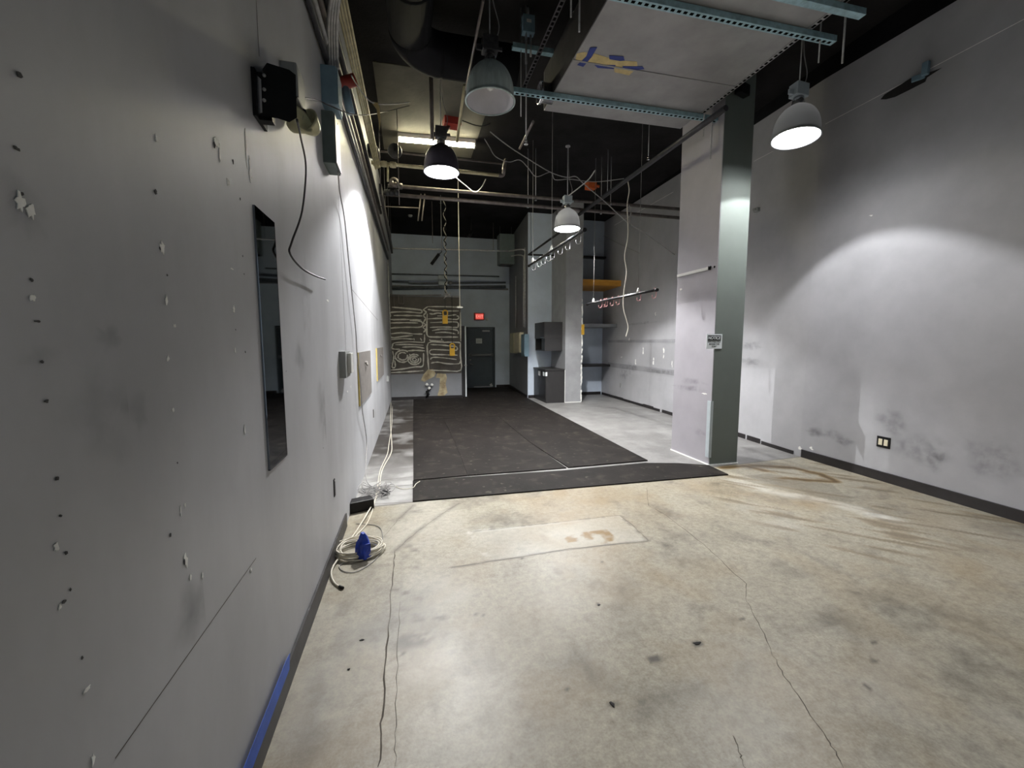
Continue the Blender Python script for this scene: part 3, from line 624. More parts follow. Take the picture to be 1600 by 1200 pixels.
# ---- the big sheet metal duct, struts and rails
zd = 4.24
dk = thing('air_duct', 'wide grey sheet metal air duct hung below the ceiling', 'air duct', (2.5, 3.2, zd))
dl, dr, dn, df = 1.585, 3.40, .9, 4.95
mb = MB().bb((dl, dn, zd), (dr, df, zd + .42), .004); obj('duct_body', mb, M['duct'], dk)
obj('dark_side_sheet', MB().bb((dl - .006, dn, zd + .01), (dl - .001, df - .03, zd + .415)), M['duct_side_shade'], dk)['label'] = 'dark unlit dirty side'  # thin sheet, shade and dirt of the duct's left side put into its colour
obj('duct_seam', MB().bb((dl - .004, 4.03, zd - .006), (dr + .004, 4.05, zd + .426)), M['duct'], dk)
p = P(848, 172, 1, 4.75)
obj('round_collar', MB().lathe([(.10, 0), (.115, 0), (.115, .03), (.10, .035), (.10, .16), (.085, .16), (.085, 0)], (dl - .13, 4.72, zd + .06), 28, Matrix.Rotation(PI / 2, 3, 'Y')), M['bright'], dk)['label'] = 'shiny round collar'
def tape(pts, m, label, z=zd):
    mb = MB(); mb.prism([P(u, v, 2, z - .0008) for u, v in pts], (0, 0, -.0012)); return tag(obj('tape_strip', mb, m), label, 'tape', 'tape patches under the duct')
def Q(u, v): return (780 + u / 2.857, v / 2.857)
def tq(*uv): return [Q(*x) for x in uv]
tape(tq((345, 240), (375, 232), (430, 240), (520, 268), (615, 275), (618, 300), (580, 336), (515, 322), (512, 300), (440, 290), (340, 275)), M['tan'], 'torn tan tape patch on the underside of the duct')
tape(tq((405, 212), (438, 210), (412, 255), (375, 298), (348, 290), (388, 252)), M['navytape'], 'diagonal dark blue tape strip near the duct edge', zd - .002)
tape(tq((490, 247), (555, 252), (560, 270), (540, 272), (492, 264)), M['navytape'], 'short dark blue tape strip beside the torn tan patch, toward the front', zd - .002)
tape(tq((425, 290), (520, 290), (512, 308), (440, 303)), M['navytape'], 'dark blue tape strip along the middle of the torn tan patch', zd - .002)
tape(tq((550, 295), (640, 296), (648, 308), (600, 315), (555, 310)), M['navytape'], 'dark blue tape strip at the pointed end of the torn tan patch', zd - .002)
def strut(x0, x1, y, z, label, name='strut_channel', slots=True):
    t = thing(name, label, 'strut channel', ((x0 + x1) / 2, y, z), 'galvanised cross struts')
    L = x1 - x0; c = (x0 + x1) / 2
    mb = MB().bb((x0, y - .03, z - .004), (x1, y + .03, z)); mb.bb((x0, y - .03, z), (x1, y - .026, z + .045)); mb.bb((x0, y + .026, z), (x1, y + .03, z + .045))
    obj('channel', mb, M['galv'], t)
    if slots:
        mb = MB(); x = x0 + .03
        while x < x1 - .04: mb.bb((x, y - .013, z - .0052), (x + .032, y + .013, z - .0035)); x += .058
        obj('slots', mb, M['hole'], t)['kind'] = 'stuff'
    return t
zs = 4.19
strut(1.13, 3.69, 4.60, zs, 'long slotted galvanised strut under the far end of the duct')
strut(1.13, 3.72, 3.22, zs, 'slotted galvanised strut crossing under the near part of the duct')
strut(1.13, 1.58, 4.62, zd + .40, 'short galvanised strut stub at the left side of the duct', slots=False)
strut(1.13, 3.66, 2.93, zd - .046, 'plain galvanised strut crossing the duct nearest the camera', slots=False)
def rail(x, y0, y1, z, label, m):
    t = thing('slotted_rail', label, 'slotted rail', (x, (y0 + y1) / 2, z), 'slotted rails along the duct')
    obj('angle_bar', MB().bb((x - .022, y0, z), (x + .022, y1, z + .004)).bb((x + .018, y0, z), (x + .022, y1, z + .045)), m, t)
    mb = MB(); y = y0 + .02; nmax = 0
    while y < y1 - .04 and nmax < 99: mb.bb((x - .012, y, z - .0012), (x + .012, y + .035, z + .0005)); y += .055; nmax += 1
    obj('slots', mb, M['hole'], t)['kind'] = 'stuff'
rail(1.245, 1.2, 4.66, zs + .052, 'dark slotted steel rail running along the left side of the duct', M['strutdark'])
rail(3.43, 1.2, 4.66, zs + .052, 'slotted steel rail running along the right side of the duct', M['steel'])
# black beam clamp box at rail end on column side
# ---- rods
def rod(px, y0, y1, yd, label, r=.006, tip=None, m='steel', z1=None):
    b_ = P(px, y1, 1, yd); zt = z1 if z1 else min(P(px, y0, 1, yd).z, ZC)
    t = thing('threaded_rod', label, 'threaded rod', b_, 'hanging steel rods') if tip else None
    mb = MB().tube([b_, (b_.x, b_.y, zt)], r, 8)
    o = obj('rod' if tip else 'threaded_rod', mb, M[m], t)
    if tip: obj('end_fitting', MB().lathe([(0, 0), (.022, .002), (.022, .01), (.008, .014), (.014, .03), (.014, .05), (0, .06)], b_ - Vector((0, 0, .03)), 14), M['bright'], t)
    else: tag(o, label, 'threaded rod', 'hanging steel rods')
rod(1110, 170, 249, 4.60, 'long steel rod hanging through the right end of the far duct strut', .008, z1=ZC)
rod(1099, 180, 213, 4.56, 'short steel rod beside the long rod at the far duct strut', .006, z1=ZC)
rod(1316, 20, 99, 3.2, 'steel rod hanging by the right end of the near strut, nearest the right wall', .008, z1=ZC)
rod(1279, 62, 98, 3.22, 'thin steel rod hanging below the end of the near strut', .006, z1=ZC)
rod(822, 130, 222, 4.58, 'steel rod with a sprinkler shaped end below the left rail', .007, True, z1=ZC)
rod(814, 150, 182, 4.62, 'short steel rod beside the sprinkler ended rod', .006, z1=ZC)
rod(905, 0, 50, 3.5, 'bright steel rod ending beside the left edge of the duct', .008, z1=ZC)
rod(892, 0, 27, 3.3, 'short steel rod ending near the top of the left rail', .007, z1=ZC)
for px, y0, y1, yd, lb in ((837, 240, 311, 7.66, 'thin drop rod clamped to the cross pipes, left of the small silver lamp'), (825, 265, 322, 7.7, 'thin drop rod holding the lower cross pipe, leftmost beyond the duct'), (887, 250, 308, 7.6, 'thin rod hanging straight above the small silver lamp'), (949, 225, 301, 7.4, 'thin rod meeting the long dark pipe beside the orange box'), (954, 260, 318, 7.66, 'thin drop rod clamped to the upper cross pipe right of the orange box'), (939, 265, 332, 7.7, 'thin drop rod clamped to the lower cross pipe under the orange box'), (1013, 190, 247, 5.9, 'thin rod with bright clamp holding the long dark pipe'), (690, 300, 392, 10.5, 'thin pale rod hanging left of the twisted chain'), (676, 305, 380, 11.0, 'faint thin rod hanging over the glue marked wall'), (771, 320, 392, 12.5, 'faint thin rod hanging by the grey metal box'), (624, 205, 320, 6.9, 'thin rod through the valve end of the cross pipes')):
    rod(px, y0, y1, yd, lb, .006, True if px in (837, 825, 954, 939, 1013) else None, 'pipe' if px in (676, 771, 624) else 'steel', z1=ZC)
# ---- pipes
def pipe(pts, r, m, label, cat='pipe', name='steel_pipe', group=None, clamp=None):
    mb = MB().tube(pts, r, 12); return tag(obj(name, mb, M[m]), label, cat, group)
zmain = 4.0
a_, b_ = P(1080, 208, 2, zmain), P(905, 335, 2, zmain)
dd = (a_ - b_).normalized(); far = Vector((b_.x, 7.72, zmain)); pipe([far, b_, a_, a_ + dd * .55], .032, 'pipe_grey', 'long dark sprinkler main running under the right edge of the duct')
t = thing('sprinkler_branch', 'upper steel cross pipe with clustered valves at its left end', 'pipe', P(624, 292, 1, 7.66))
q0, q1 = P(606, 290, 1, 7.66), PR(1065, 328, .0); q1.y = 7.7; q1.x = WR(7.7) - .006
obj('pipe_run', MB().tube([q0, q1], .03, 12), M['pipe'], t)
mb = MB()
for k, px in enumerate((612, 618, 626)): 
    c_ = P(px, 287 + k * 2, 1, 7.6); mb.lathe([(0, -.04), (.045, -.03), (.05, 0), (.045, .03), (0, .04)], c_, 14, Matrix.Rotation(PI / 2, 3, 'Y'))
mb.lathe([(.035, 0), (.075, 0), (.08, .012), (.035, .014)], P(616, 285, 1, 7.5), 18, Matrix.Rotation(PI / 2, 3, 'X')); obj('valves', mb, M['pipe'], t)
t = thing('sprinkler_branch', 'lower steel cross pipe just below its twin', 'pipe', P(625, 306, 1, 7.7))
q0, q1 = P(600, 303, 1, 7.7), PR(1063, 342); obj('pipe_run', MB().tube([q0, (WR(7.7) - .006, 7.72, q1.z)], .032, 12), M['pipe'], t)
mb = MB()
for px in (604, 611, 620): mb.lathe([(0, -.05), (.045, -.04), (.055, 0), (.045, .04), (0, .05)], P(px, 301, 1, 7.65), 14, Matrix.Rotation(PI / 2, 3, 'Y'))
obj('valves', mb, M['pipe_grey'], t)
t = thing('sprinkler_branch', 'pale pipe crossing behind the lit lamp with a bracket at its right end', 'pipe', P(622, 258, 1, 6.9))
q = [P(580, 254, 1, 6.9), P(622, 258, 1, 6.9), P(779, 274, 1, 6.9)]; obj('pipe_run', MB().tube(q, .026, 12), M['pale'], t)
obj('elbow', MB().tube(smooth_path([q[-1], P(786, 273, 1, 6.9), P(788, 260, 1, 6.9), P(790, 250, 1, 7.4)], 5), .03, 12), M['pipe'], t)
mb = MB()
for px in (588, 600, 614): mb.lathe([(0, -.05), (.04, -.045), (.045, 0), (.04, .045), (0, .05)], P(px, 255 + (px - 588) * .1, 1, 6.88), 14, Matrix.Rotation(PI / 2, 3, 'Y'))
mb.tube([P(606, 258, 1, 6.86), P(606, 284, 1, 6.86)], .014); obj('valves', mb, M['pale'], t)
pipe([P(585, 236, 1, 7.1), P(624, 239, 1, 7.1), P(784, 256, 1, 7.1)], .013, 'pipe', 'thin pipe crossing just under the fluorescent strip light')
for px, lb in ((581, 'round dark coupling on the thin pipe, against the left wall conduits'), (617, 'round dark coupling on the thin pipe, just left of the fluorescent light')):
    tag(obj('pipe_coupling', MB().lathe([(.02, -.05), (.10, -.04), (.11, 0), (.10, .04), (.02, .05)], P(px, 236, 1, 7.05), 18, Matrix.Rotation(PI / 2, 3, 'X')), M['pipe_grey']), lb, 'pipe fitting')
pipe([(WL(9), 9, P(600, 323, 1, 9).z), P(655, 325, 1, 9)], .012, 'pipe', 'short thin pipe stub from the left wall behind the lower cross pipes')
t = thing('hanger_brackets', 'pair of short slanted grey bars hanging over the far back wall', 'bracket', P(655, 345, 1, 9.0))
for px in (653, 659): obj('bar', MB().tube([P(px + 5, 303, 1, 9), P(px, 345, 1, 9)], .014), M['pipe'], t)
# grey conduits on the back wall
def on_back(px, py, y=14.36): return P(px, py, 1, y)
pipe(smooth_path([on_back(609, 388, 11.9), on_back(700, 390, 11.9), on_back(795, 392.5, 11.9)], 3), .022, 'steel', 'long pale conduit running level over the glue marked wall', 'conduit', 'conduit')
def yn(x): return 11.3 + (x - 3.19) / .21 * 3.1
def nookx(y): return 3.19 + .21 * (y - 11.3) / 3.1
y_ = 11.55; x_ = nookx(y_) - .03
e0 = on_back(795, 392.5, 11.9); zt_ = e0.z
pipe([e0] + smooth_path([e0 + Vector((.08, -.1, 0)), (x_ - .1, y_ + .05, zt_), (x_ - .02, y_, zt_ - .03), (x_, y_, zt_ - .14), (x_, y_, 1.98)], 5), .02, 'steel', 'conduit bending down the dark side wall to the electric boxes', 'conduit', 'conduit')
y_ = 11.75; x_ = nookx(y_) - .03; z_ = P(815, 400, 0, x_).z
pipe(smooth_path([(x_ - .28, y_ + .3, z_), (x_ - .1, y_ + .1, z_), (x_ - .01, y_, z_ - .06), (x_, y_, z_ - .2), (x_, y_, 2.0)], 5), .018, 'steel', 'second conduit beside the bend, running down to the electric boxes', 'conduit', 'conduit')
y_ = 13.0; x_ = nookx(y_) - .03
pipe([(x_, y_, 2.0), (x_, y_, P(800, 435, 0, x_).z)], .016, 'steel', 'thin straight conduit rising from the cream electric box', 'conduit', 'conduit')
pipe([on_back(612, 450, 14.33), on_back(790, 448, 14.33)], .05, 'pipe_slate', 'thick slate pipe crossing the back wall above the exit sign', 'pipe', 'steel_pipe')
pipe([on_back(612, 428), on_back(780, 432)], .022, 'pipe_slate', 'thin slate pipe high across the back wall', 'pipe', 'steel_pipe')
pipe(smooth_path([on_back(612, 440), on_back(636, 441), on_back(645, 443), on_back(700, 442.5), on_back(790, 441.5)], 4), .03, 'pipe_slate', 'slate pipe with a kink lying on the thick slate pipe', 'pipe', 'steel_pipe')
x = WL(11.6) + .03
pipe([(x, 11.6, 1.0), (x, 11.6, P(605, 370, 1, 11.6).z)], .016, 'steel', 'pale vertical conduit in the far left corner', 'conduit', 'conduit')
mb = MB().tube([Z6(100, 125, 11.74), Z6(330, 128, 11.74), Z6(600, 125, 11.74)], .012)
for u in (195, 245): mb.tube([Z6(u, 125, 11.74), Z6(u, 210, 11.74)], .010)
mb.tube([Z6(195, 210, 11.74), Z6(245, 210, 11.74)], .01); mb.tube([Z6(150, 125, 11.74), Z6(155, 235, 11.74)], .008)
tag(obj('conduit_loop', mb, M['pipe']), 'thin conduit loop bent along the top of the glue marked wall', 'conduit')
# ---- boxes at the back
t = thing('metal_box', 'grey metal cabinet box hanging high by the back corner', 'metal box', P(792, 412, 1, 12.6))
a_, b_ = P(781, 412, 1, 12.6), P(804, 366, 1, 12.6)
obj('box_body', MB().bb((a_.x, 12.6, a_.z), (b_.x, 13.0, b_.z), .006), M['greengrey'], t)
obj('hanger_rods', MB().tube([(a_.x + .05, 12.8, b_.z - .01), (a_.x + .05, 12.8, ZC)], .01).tube([(b_.x - .05, 12.8, b_.z - .01), (b_.x - .05, 12.8, ZC)], .01), M['pipe_grey'], t)
obj('bottom_flap', MB().bb((a_.x + .03, 12.58, a_.z - .03), (b_.x - .05, 12.9, a_.z)), M['pipe_grey'], t)
a_, b_ = on_back(685, 446, 14.36), on_back(692, 431, 14.36)
t = thing('junction_box', 'pale box on the slate pipe of the back wall', 'junction box', a_)
obj('box_body', MB().bb((a_.x, 14.26, a_.z), (b_.x + .14, 14.38, b_.z), .006), M['guard'], t); obj('knob', MB().lathe([(0, 0), (.06, 0), (.06, .08), (0, .08)], (b_.x + .24, 14.36, a_.z + .09), 14, Matrix.Rotation(PI / 2, 3, 'X')), M['grey'], t)
# electric boxes on the dark side wall
def sidebox(px0, px1, py0, py1, m, label, dep=.12, cat='electrical box'):
    ya = ymid = 12.2
    def hit(px, py):
        y = 12.0
        for _ in range(12): q_ = P(px, py, 0, nookx(y) - dep); y = q_.y
        return q_
    a_, b_ = hit(px1, py1), hit(px0, py0); y0, y1 = a_.y, b_.y; z0, z1 = hit(px1, py1).z, hit(px1, py0).z
    t = thing('electrical_box', label, cat, ((nookx(y0) - dep / 2), (y0 + y1) / 2, z0))
    poly = [(nookx(y0) - .001, y0, z0), (nookx(y1) - .001, y1, z0), (nookx(y1) - dep, y1, z0), (nookx(y0) - dep, y0, z0)]
    obj('enclosure', MB().prism(poly, (0, 0, z1 - z0)), M[m], t)
    poly = [(nookx(y0 + .03) - dep + .001, y0 + .03, z0 + .04), (nookx(y1 - .03) - dep + .001, y1 - .03, z0 + .04), (nookx(y1 - .03) - dep - .012, y1 - .03, z0 + .04), (nookx(y0 + .03) - dep - .012, y0 + .03, z0 + .04)]
    obj('cover', MB().prism(poly, (0, 0, z1 - z0 - .08)), M[m], t)
    return t
sidebox(797, 803, 520, 552, 'emerg', 'narrow yellowed electric box behind the cream one')
sidebox(803.5, 812, 519, 551, 'cream', 'cream electric box with a grey cover on the dark side wall')
sidebox(814.5, 820, 522, 557, 'bluegrey', 'pale blue grey electric box at the corner of the dark side wall')
# exit sign
em = glow('exit_red', (1.0, .13, .10), .45); el = glow('exit_letters', (1.0, .36, .30), .7)
a_, b_ = P(741, 500, 1, 14.3), P(756.5, 489, 1, 14.3)
t = thing('exit_sign', 'small red lit exit sign on the back wall above the door', 'exit sign', ((a_.x + b_.x) / 2, 14.34, a_.z))
obj('sign_case', MB().bb((a_.x, 14.3, a_.z), (b_.x, 14.39, b_.z), .006), M['red'], t)
obj('lit_face', MB().bb((a_.x + .05, 14.295, a_.z + .03), (b_.x - .03, 14.3, b_.z - .03)), em, t)
def text(body, size, loc, rot, m, parent, name='lettering', shear=0, bold=0, align='CENTER', sx=1.0):
    cu = bpy.data.curves.new(name, 'FONT'); cu.body = body; cu.size = size; cu.align_x = align; cu.align_y = 'CENTER'; cu.extrude = .0006; cu.shear = shear; cu.offset = bold
    tmp = bpy.data.objects.new('tmp', cu); COL.objects.link(tmp); dg = bpy.context.evaluated_depsgraph_get()
    me_ = bpy.data.meshes.new_from_object(tmp.evaluated_get(dg)); bpy.data.objects.remove(tmp); me_.name = name; me_.materials.clear(); me_.materials.append(m)
    o = bpy.data.objects.new(name, me_); COL.objects.link(o); o.parent = parent; o.location = Vector(loc) - wpos(parent); o.rotation_euler = rot; o.scale = (sx, 1, 1); return o
text('EXIT', .13, ((a_.x + b_.x) / 2 + .01, 14.293, (a_.z + b_.z) / 2), (PI / 2, 0, 0), el, t)
tag(obj('wall_sensor', MB().lathe([(0, .05), (.03, .045), (.045, .02), (.045, 0), (0, 0)], P(761, 499, 1, 14.4), 16, Matrix.Rotation(PI / 2, 3, 'X')), M['white']), 'tiny white sensor on the wall right of the exit sign', 'sensor')
# plumbing stub
c_ = Z6(485, 1000, 11.75); t = thing('plumbing_stub', 'dark capped plumbing stub low on the glue marked wall', 'plumbing', c_)
mb = MB().tube([c_ + Vector((-.03, .05, -.05)), c_ + Vector((-.03, -.02, -.05)), c_ + Vector((-.06, -.03, -.22))], .03).tube([c_ + Vector((.03, .05, -.02)), c_ + Vector((.03, -.04, -.02)), c_ + Vector((-.1, -.04, -.10))], .022).tube([c_ + Vector((-.08, .04, -.25)), c_ + Vector((-.02, -.05, -.15))], .03)
obj('valve_body', mb, M['black'], t)
for du, dv in ((-22, -35), (25, -32), (0, 0)): obj('cap', MB().lathe([(0, .03), (.035, .025), (.042, 0), (0, 0)], Z6(485 + du, 1000 + dv, 11.72), 16, Matrix.Rotation(PI / 2, 3, 'X')), M['white'], t)
# yellow drop boxes on cords
def dropbox(px, y0, y1, ycord, label):
    yd = 11.3; a_ = P(px, y1, 1, yd); b_ = P(px, y0, 1, yd)
    t = thing('pendant_switch', label, 'pendant switch', a_, 'yellow hanging switches')
    h = b_.z - a_.z; w = .075
    obj('handle', MB().bb((a_.x - w, yd - .05, a_.z), (a_.x + w * .8, yd + .05, a_.z + h * .62), .012), M['yellow'], t)
    mb = MB().tube(smooth_path([(a_.x - .05, yd, a_.z + h * .6), (a_.x - .06, yd, a_.z + h * .9), (a_.x, yd, a_.z + h), (a_.x + .055, yd, a_.z + h * .9), (a_.x + .05, yd, a_.z + h * .6)], 4), .018)
    obj('loop', mb, M['yellow'], t)
    obj('cord', MB().tube([(a_.x, yd, a_.z + h), (a_.x + .01, yd, P(px, ycord, 1, yd).z)], .008, 6), M['cable_k'], t)
dropbox(696, 485, 506, 462, 'yellow hanging switch in front of the upper glue marks')
dropbox(707, 537, 556, 462, 'yellow hanging switch lower down, right of the upper yellow one')
# twisted chain
yd = 10.9; pts = []; a_ = P(694, 312, 1, yd); b_ = P(697, 458, 1, yd)
for k in range(90):
    u = k / 89; p = a_.lerp(b_, u); pts.append(p + Vector((math.cos(k * .9) * .028, math.sin(k * .9) * .028, 0)))
t = thing('twisted_cord', 'dark twisted cord hanging in front of the back wall with a frayed end', 'cord', b_)
obj('cord_strand', MB().tube(pts, .013, 6), M['black'], t)
obj('pale_strand', MB().tube([a_.lerp(b_, k / 89) + Vector((-math.cos(k * .45) * .03, -math.sin(k * .45) * .03, 0)) for k in range(90)], .009, 6), M['cable_w'], t)
mb = MB()
for k in range(7): mb.tube(smooth_path([b_, b_ + Vector((random.uniform(-.12, .12), random.uniform(-.05, .05), random.uniform(-.02, -.12))), b_ + Vector((random.uniform(-.18, .18), 0, random.uniform(-.15, .05)))], 4), .008, 6)
obj('frayed_end', mb, M['cable_g'], t)
yd = 9.5; a_ = P(716, 305, 1, yd); b_ = P(718.5, 480, 1, yd)
t = thing('hanging_disc', 'white disc hanging on a long thin white cord', 'hanging disc', b_)
obj('cord', MB().tube([b_, (a_.x, yd, ZC)], .010, 6), M['cable_w'], t); obj('disc', MB().lathe([(0, .02), (.02, .02), (.065, .012), (.07, 0), (.065, -.012), (0, -.016)], b_, 24, Matrix.Rotation(.25, 3, 'X')), M['white'], t)
b_ = P(672, 413, 1, 10.8); tag(obj('security_camera', MB().tube([P(674, 413, 1, 11), P(686, 397, 1, 11)], .04, 10).tube([P(686, 397, 1, 11), P(690, 394, 1, 11), P(690, 330, 1, 11)], .012).lathe([(0, 0), (.05, 0), (.05, .02), (0, .02)], (P(690, 394, 1, 11).x, 11, ZC - .02), 12), M['black']), 'black slanted bar camera hanging from the ceiling left of the twisted cord', 'camera')
tag(obj('smoke_detector', MB().lathe([(0, -.05), (.045, -.045), (.06, -.02), (.06, 0), (0, 0)], (P(641, 336, 2, ZC).x, P(641, 336, 2, ZC).y, ZC), 18), M['grey']), 'small pale cone detector on the black ceiling at the back left', 'detector')

# ---- cabinets by the pillar
x0, x1, y0, y1 = 3.36, 3.878, 10.23, 11.26
t = thing('base_cabinet', 'charcoal base cabinet standing against the pillar', 'cabinet', ((x0 + x1) / 2, (y0 + y1) / 2, 0))
obj('body', MB().bb((x0 + .02, y0, .0), (x1, y1, .835), .003), M['cab'], t)
obj('worktop', MB().bb((x0 - .02, y0 - .015, .836), (x1, y1, .872), .004), M['cab'], t)
for k in range(2):
    ya, yb_ = (y0 + .006, (y0 + y1) / 2 - .003) if k == 0 else ((y0 + y1) / 2 + .003, y1 - .006)
    d_ = obj('door', MB().bb((x0, ya, .10), (x0 + .019, yb_, .83), .003), M['cabdark'], t)
    obj('handle', MB().bb((x0 - .02, yb_ - .06 if k == 0 else ya + .03, .68), (x0 - .0, yb_ - .045 if k == 0 else ya + .045, .80)), M['steel'], d_)
tag(obj('paper_tag', MB().bb((x0 - .024, y0 + .02, .70), (x0 - .021, y0 + .15, .80)).bb((x0 - .004, y0 - .004, .70), (x0 + .045, y0 - .001, .80)), M['paper']), 'white tag stuck on the corner of the base cabinet', 'tag')
y0, y1 = 10.42, 11.26
t = thing('wall_cabinet', 'charcoal wall cabinet with an open niche above the base cabinet', 'cabinet', ((x0 + x1) / 2, (y0 + y1) / 2, 1.34))
mb = MB().bb((3.40, y0, 1.34), (x1, y0 + .28, 1.66)).bb((3.40, y0, 1.661), (x1, y1, 2.085)).bb((x1 - .1, y0 + .281, 1.34), (x1, y1, 1.66)).bb((3.40, y0 + .281, 1.34), (x1 - .101, y1, 1.36)).bb((3.40, y1 - .02, 1.361), (x1 - .101, y1, 1.659))
obj('carcass', mb, M['cab'], t)
d_ = obj('door', MB().bb((3.38, y0, 1.665), (3.399, y1, 2.085), .003), M['cabdark'], t)
obj('handle', MB().bb((3.365, y0 + .05, 1.675), (3.38, y0 + .3, 1.69)), M['bright'], d_)
# ---- alcove shelves
def shelf(y0, z, th, m, label, ym=11.615):
    mb = MB(); mb.prism([(4.34, y0, z - th), (WR(y0) - .004, y0, z - th), (WR(ym) - .004, ym, z - th), (4.34, ym, z - th)], (0, 0, th)); tag(obj('alcove_shelf', mb, M[m]), label, 'shelf', 'shelves in the alcove')
shelf(10.43, 3.20, .15, 'ochre', 'ochre wooden shelf, highest in the alcove')
shelf(10.62, 2.06, .09, 'paint_nook', 'grey painted shelf in the middle of the alcove')
shelf(11.02, .93, .06, 'cabdark', 'black shelf, lowest in the alcove')
shelf(11.45, 4.02, .05, 'cabdark', 'dark ledge high on the alcove back wall')
c_ = P(910.5, 515, 1, 10.18); tag(obj('yellow_tape', MB().bb((c_.x - .035, 10.176, c_.z - .13), (c_.x + .045, 10.183, c_.z + .13)).bb((c_.x + .036, 10.176, c_.z - .12), (c_.x + .045, 10.24, c_.z + .12)), M['yellow']), 'strip of yellow tape on the chipped pillar edge', 'tape')
c_ = PR(970, 602, .0); tag(obj('wall_outlet', MB().bb((WR(c_.y) - .012, c_.y - .04, c_.z - .06), (WR(c_.y) - .001, c_.y + .04, c_.z + .06), .003), M['grey']), 'small grey outlet plate low on the rear right wall', 'outlet')

# ---- hook racks
def rack(a_, b_, hooks, m_hook, label, hang, lab_h, grp, fall):
    a_, b_ = Vector(a_), Vector(b_); t = thing('hanging_rail', label, 'hanging rail', (a_ + b_) / 2)
    obj('rail_bar', MB().tube([a_, b_], .018, 10), M['blackmetal'], t); d_ = (b_ - a_).normalized()
    obj('rail_top', MB().tube([a_ + Vector((0, 0, .014)), b_ + Vector((0, 0, .014))], .010, 8), M['bright'], t)
    for e in (a_, b_): obj('end_cap', MB().tube([e - d_ * .02, e + d_ * .02], .026, 12), M['black'], t)
    for u in hang:
        p = a_.lerp(b_, u); s_ = obj('suspension_cable', MB().tube([p, (p.x, p.y, ZC)], .004, 6), M['cable_g'], t)
        obj('clamp', MB().lathe([(0, 0), (.035, 0), (.02, .04), (.008, .08), (0, .08)], p + Vector((0, 0, .012)), 14), M['white'], t)
    for i, u in enumerate(hooks):
        p = a_.lerp(b_, u); h_ = fall; w_ = h_ * .3
        pts = [(p.x + d_.y * 0, p.y, p.z - .02), (p.x, p.y, p.z + .03), (p.x + .022, p.y, p.z + .034), (p.x + .032, p.y, p.z), (p.x + .03, p.y, p.z - h_ * .55), (p.x + .02, p.y, p.z - h_ * .9), (p.x - w_ * .5, p.y, p.z - h_), (p.x - w_, p.y, p.z - h_ * .8), (p.x - w_ * .9, p.y, p.z - h_ * .6)]
        tag(obj('s_hook', MB().tube(smooth_path(pts, 5), .0058, 8), M[m_hook]), lab_h(i), 'hook', grp)
    return t
ordn = ['first', 'second', 'third', 'fourth', 'fifth', 'sixth', 'seventh', 'eighth']
a_, b_ = P(918, 475.5, 1, 7.7), P(1026, 453, 1, 5.9); b_.z = a_.z = (a_.z + b_.z) / 2
b_ = P(1026, 453, 2, a_.z); a_ = P(918, 475.5, 2, a_.z)
rack(a_, b_, (.24, .30, .335, .43, .52, .80, .975), 'pink', 'black hanging rail with pinkish hooks in front of the rear right wall', (.115, .79), lambda i: f'pinkish hook on the right hanging rail, {ordn[i]} from its far end', 'pinkish hooks on the right rail', .115)
a_ = P(827, 415, 1, 7.6); b_ = P(913, 359.5, 2, a_.z); 
rack(a_, b_, (.12, .25, .34, .45, .52, .66, .78, .93), 'bright', 'black hanging rail with steel hooks below the small lit lamp', (.09, .5), lambda i: f'steel hook on the left hanging rail, {ordn[i]} from its far end', 'steel hooks on the left rail', .13)
# black frame behind
q = [P(826, 398, 1, 10.0), P(862, 372, 1, 9.0), P(900, 345, 1, 8.6)]; z_ = q[0].z
q = [P(826, 398, 2, z_), P(876, 362, 2, z_), ]; e_ = P(866, 399, 2, z_)
t = thing('hanging_rack', 'plain black angled rack hanging just behind the rail of steel hooks', 'rack', q[0])
obj('long_bar', MB().tube([q[1], q[0]], .022, 8), M['black'], t); obj('short_bar', MB().tube([q[0], e_], .022, 8), M['black'], t)
for p_ in (q[0].lerp(q[1], .08), q[0].lerp(q[1], .9)): obj('suspension_cable', MB().tube([p_, (p_.x, p_.y, ZC)], .005, 6), M['black'], t)
# ---- white bar and notice on the column
a_, b_ = P(1059, 431, 0, 3.63), P(1108, 419.5, 0, 3.63)
t = thing('wall_track', 'short white track bar fixed across the side of the column', 'track', (3.63, (a_.y + b_.y) / 2, a_.z))
zz = (a_.z + b_.z) / 2
obj('bar', MB().bb((3.615, b_.y, zz - .018), (3.644, a_.y, zz + .018), .003), M['white'], t); obj('end_cap', MB().bb((3.612, b_.y - .012, zz - .021), (3.644, b_.y, zz + .021)), M['black'], t)
a_, b_ = P(1103, 545, 1, 4.462), P(1128.5, 522, 1, 4.462)
t = thing('notice_sign', 'small white notice sign with a black heading on the column corner', 'sign', ((a_.x + b_.x) / 2, 4.462, a_.z))
obj('sign_plate', MB().bb((a_.x, 4.459, a_.z), (b_.x, 4.464, b_.z)), M['paper'], t)
w_ = b_.x - a_.x; h_ = b_.z - a_.z; cx = (a_.x + b_.x) / 2
obj('heading_band', MB().bb((a_.x + .018, 4.4575, b_.z - .016 - h_ * .36), (b_.x - .018, 4.459, b_.z - .016)), M['ink'], t)
text('NOTICE', h_ * .30, (cx - .006, 4.4568, b_.z - .016 - h_ * .18), (PI / 2, 0, 0), M['paper'], t, shear=.22, bold=.001, sx=.88)
for k, s_ in enumerate(('EMPLOYEES ONLY', 'BEYOND THIS', 'POINT')): text(s_, h_ * .15, (cx, 4.4578, b_.z - h_ * (.53 + .16 * k)), (PI / 2, 0, 0), M['ink'], t, sx=.85)

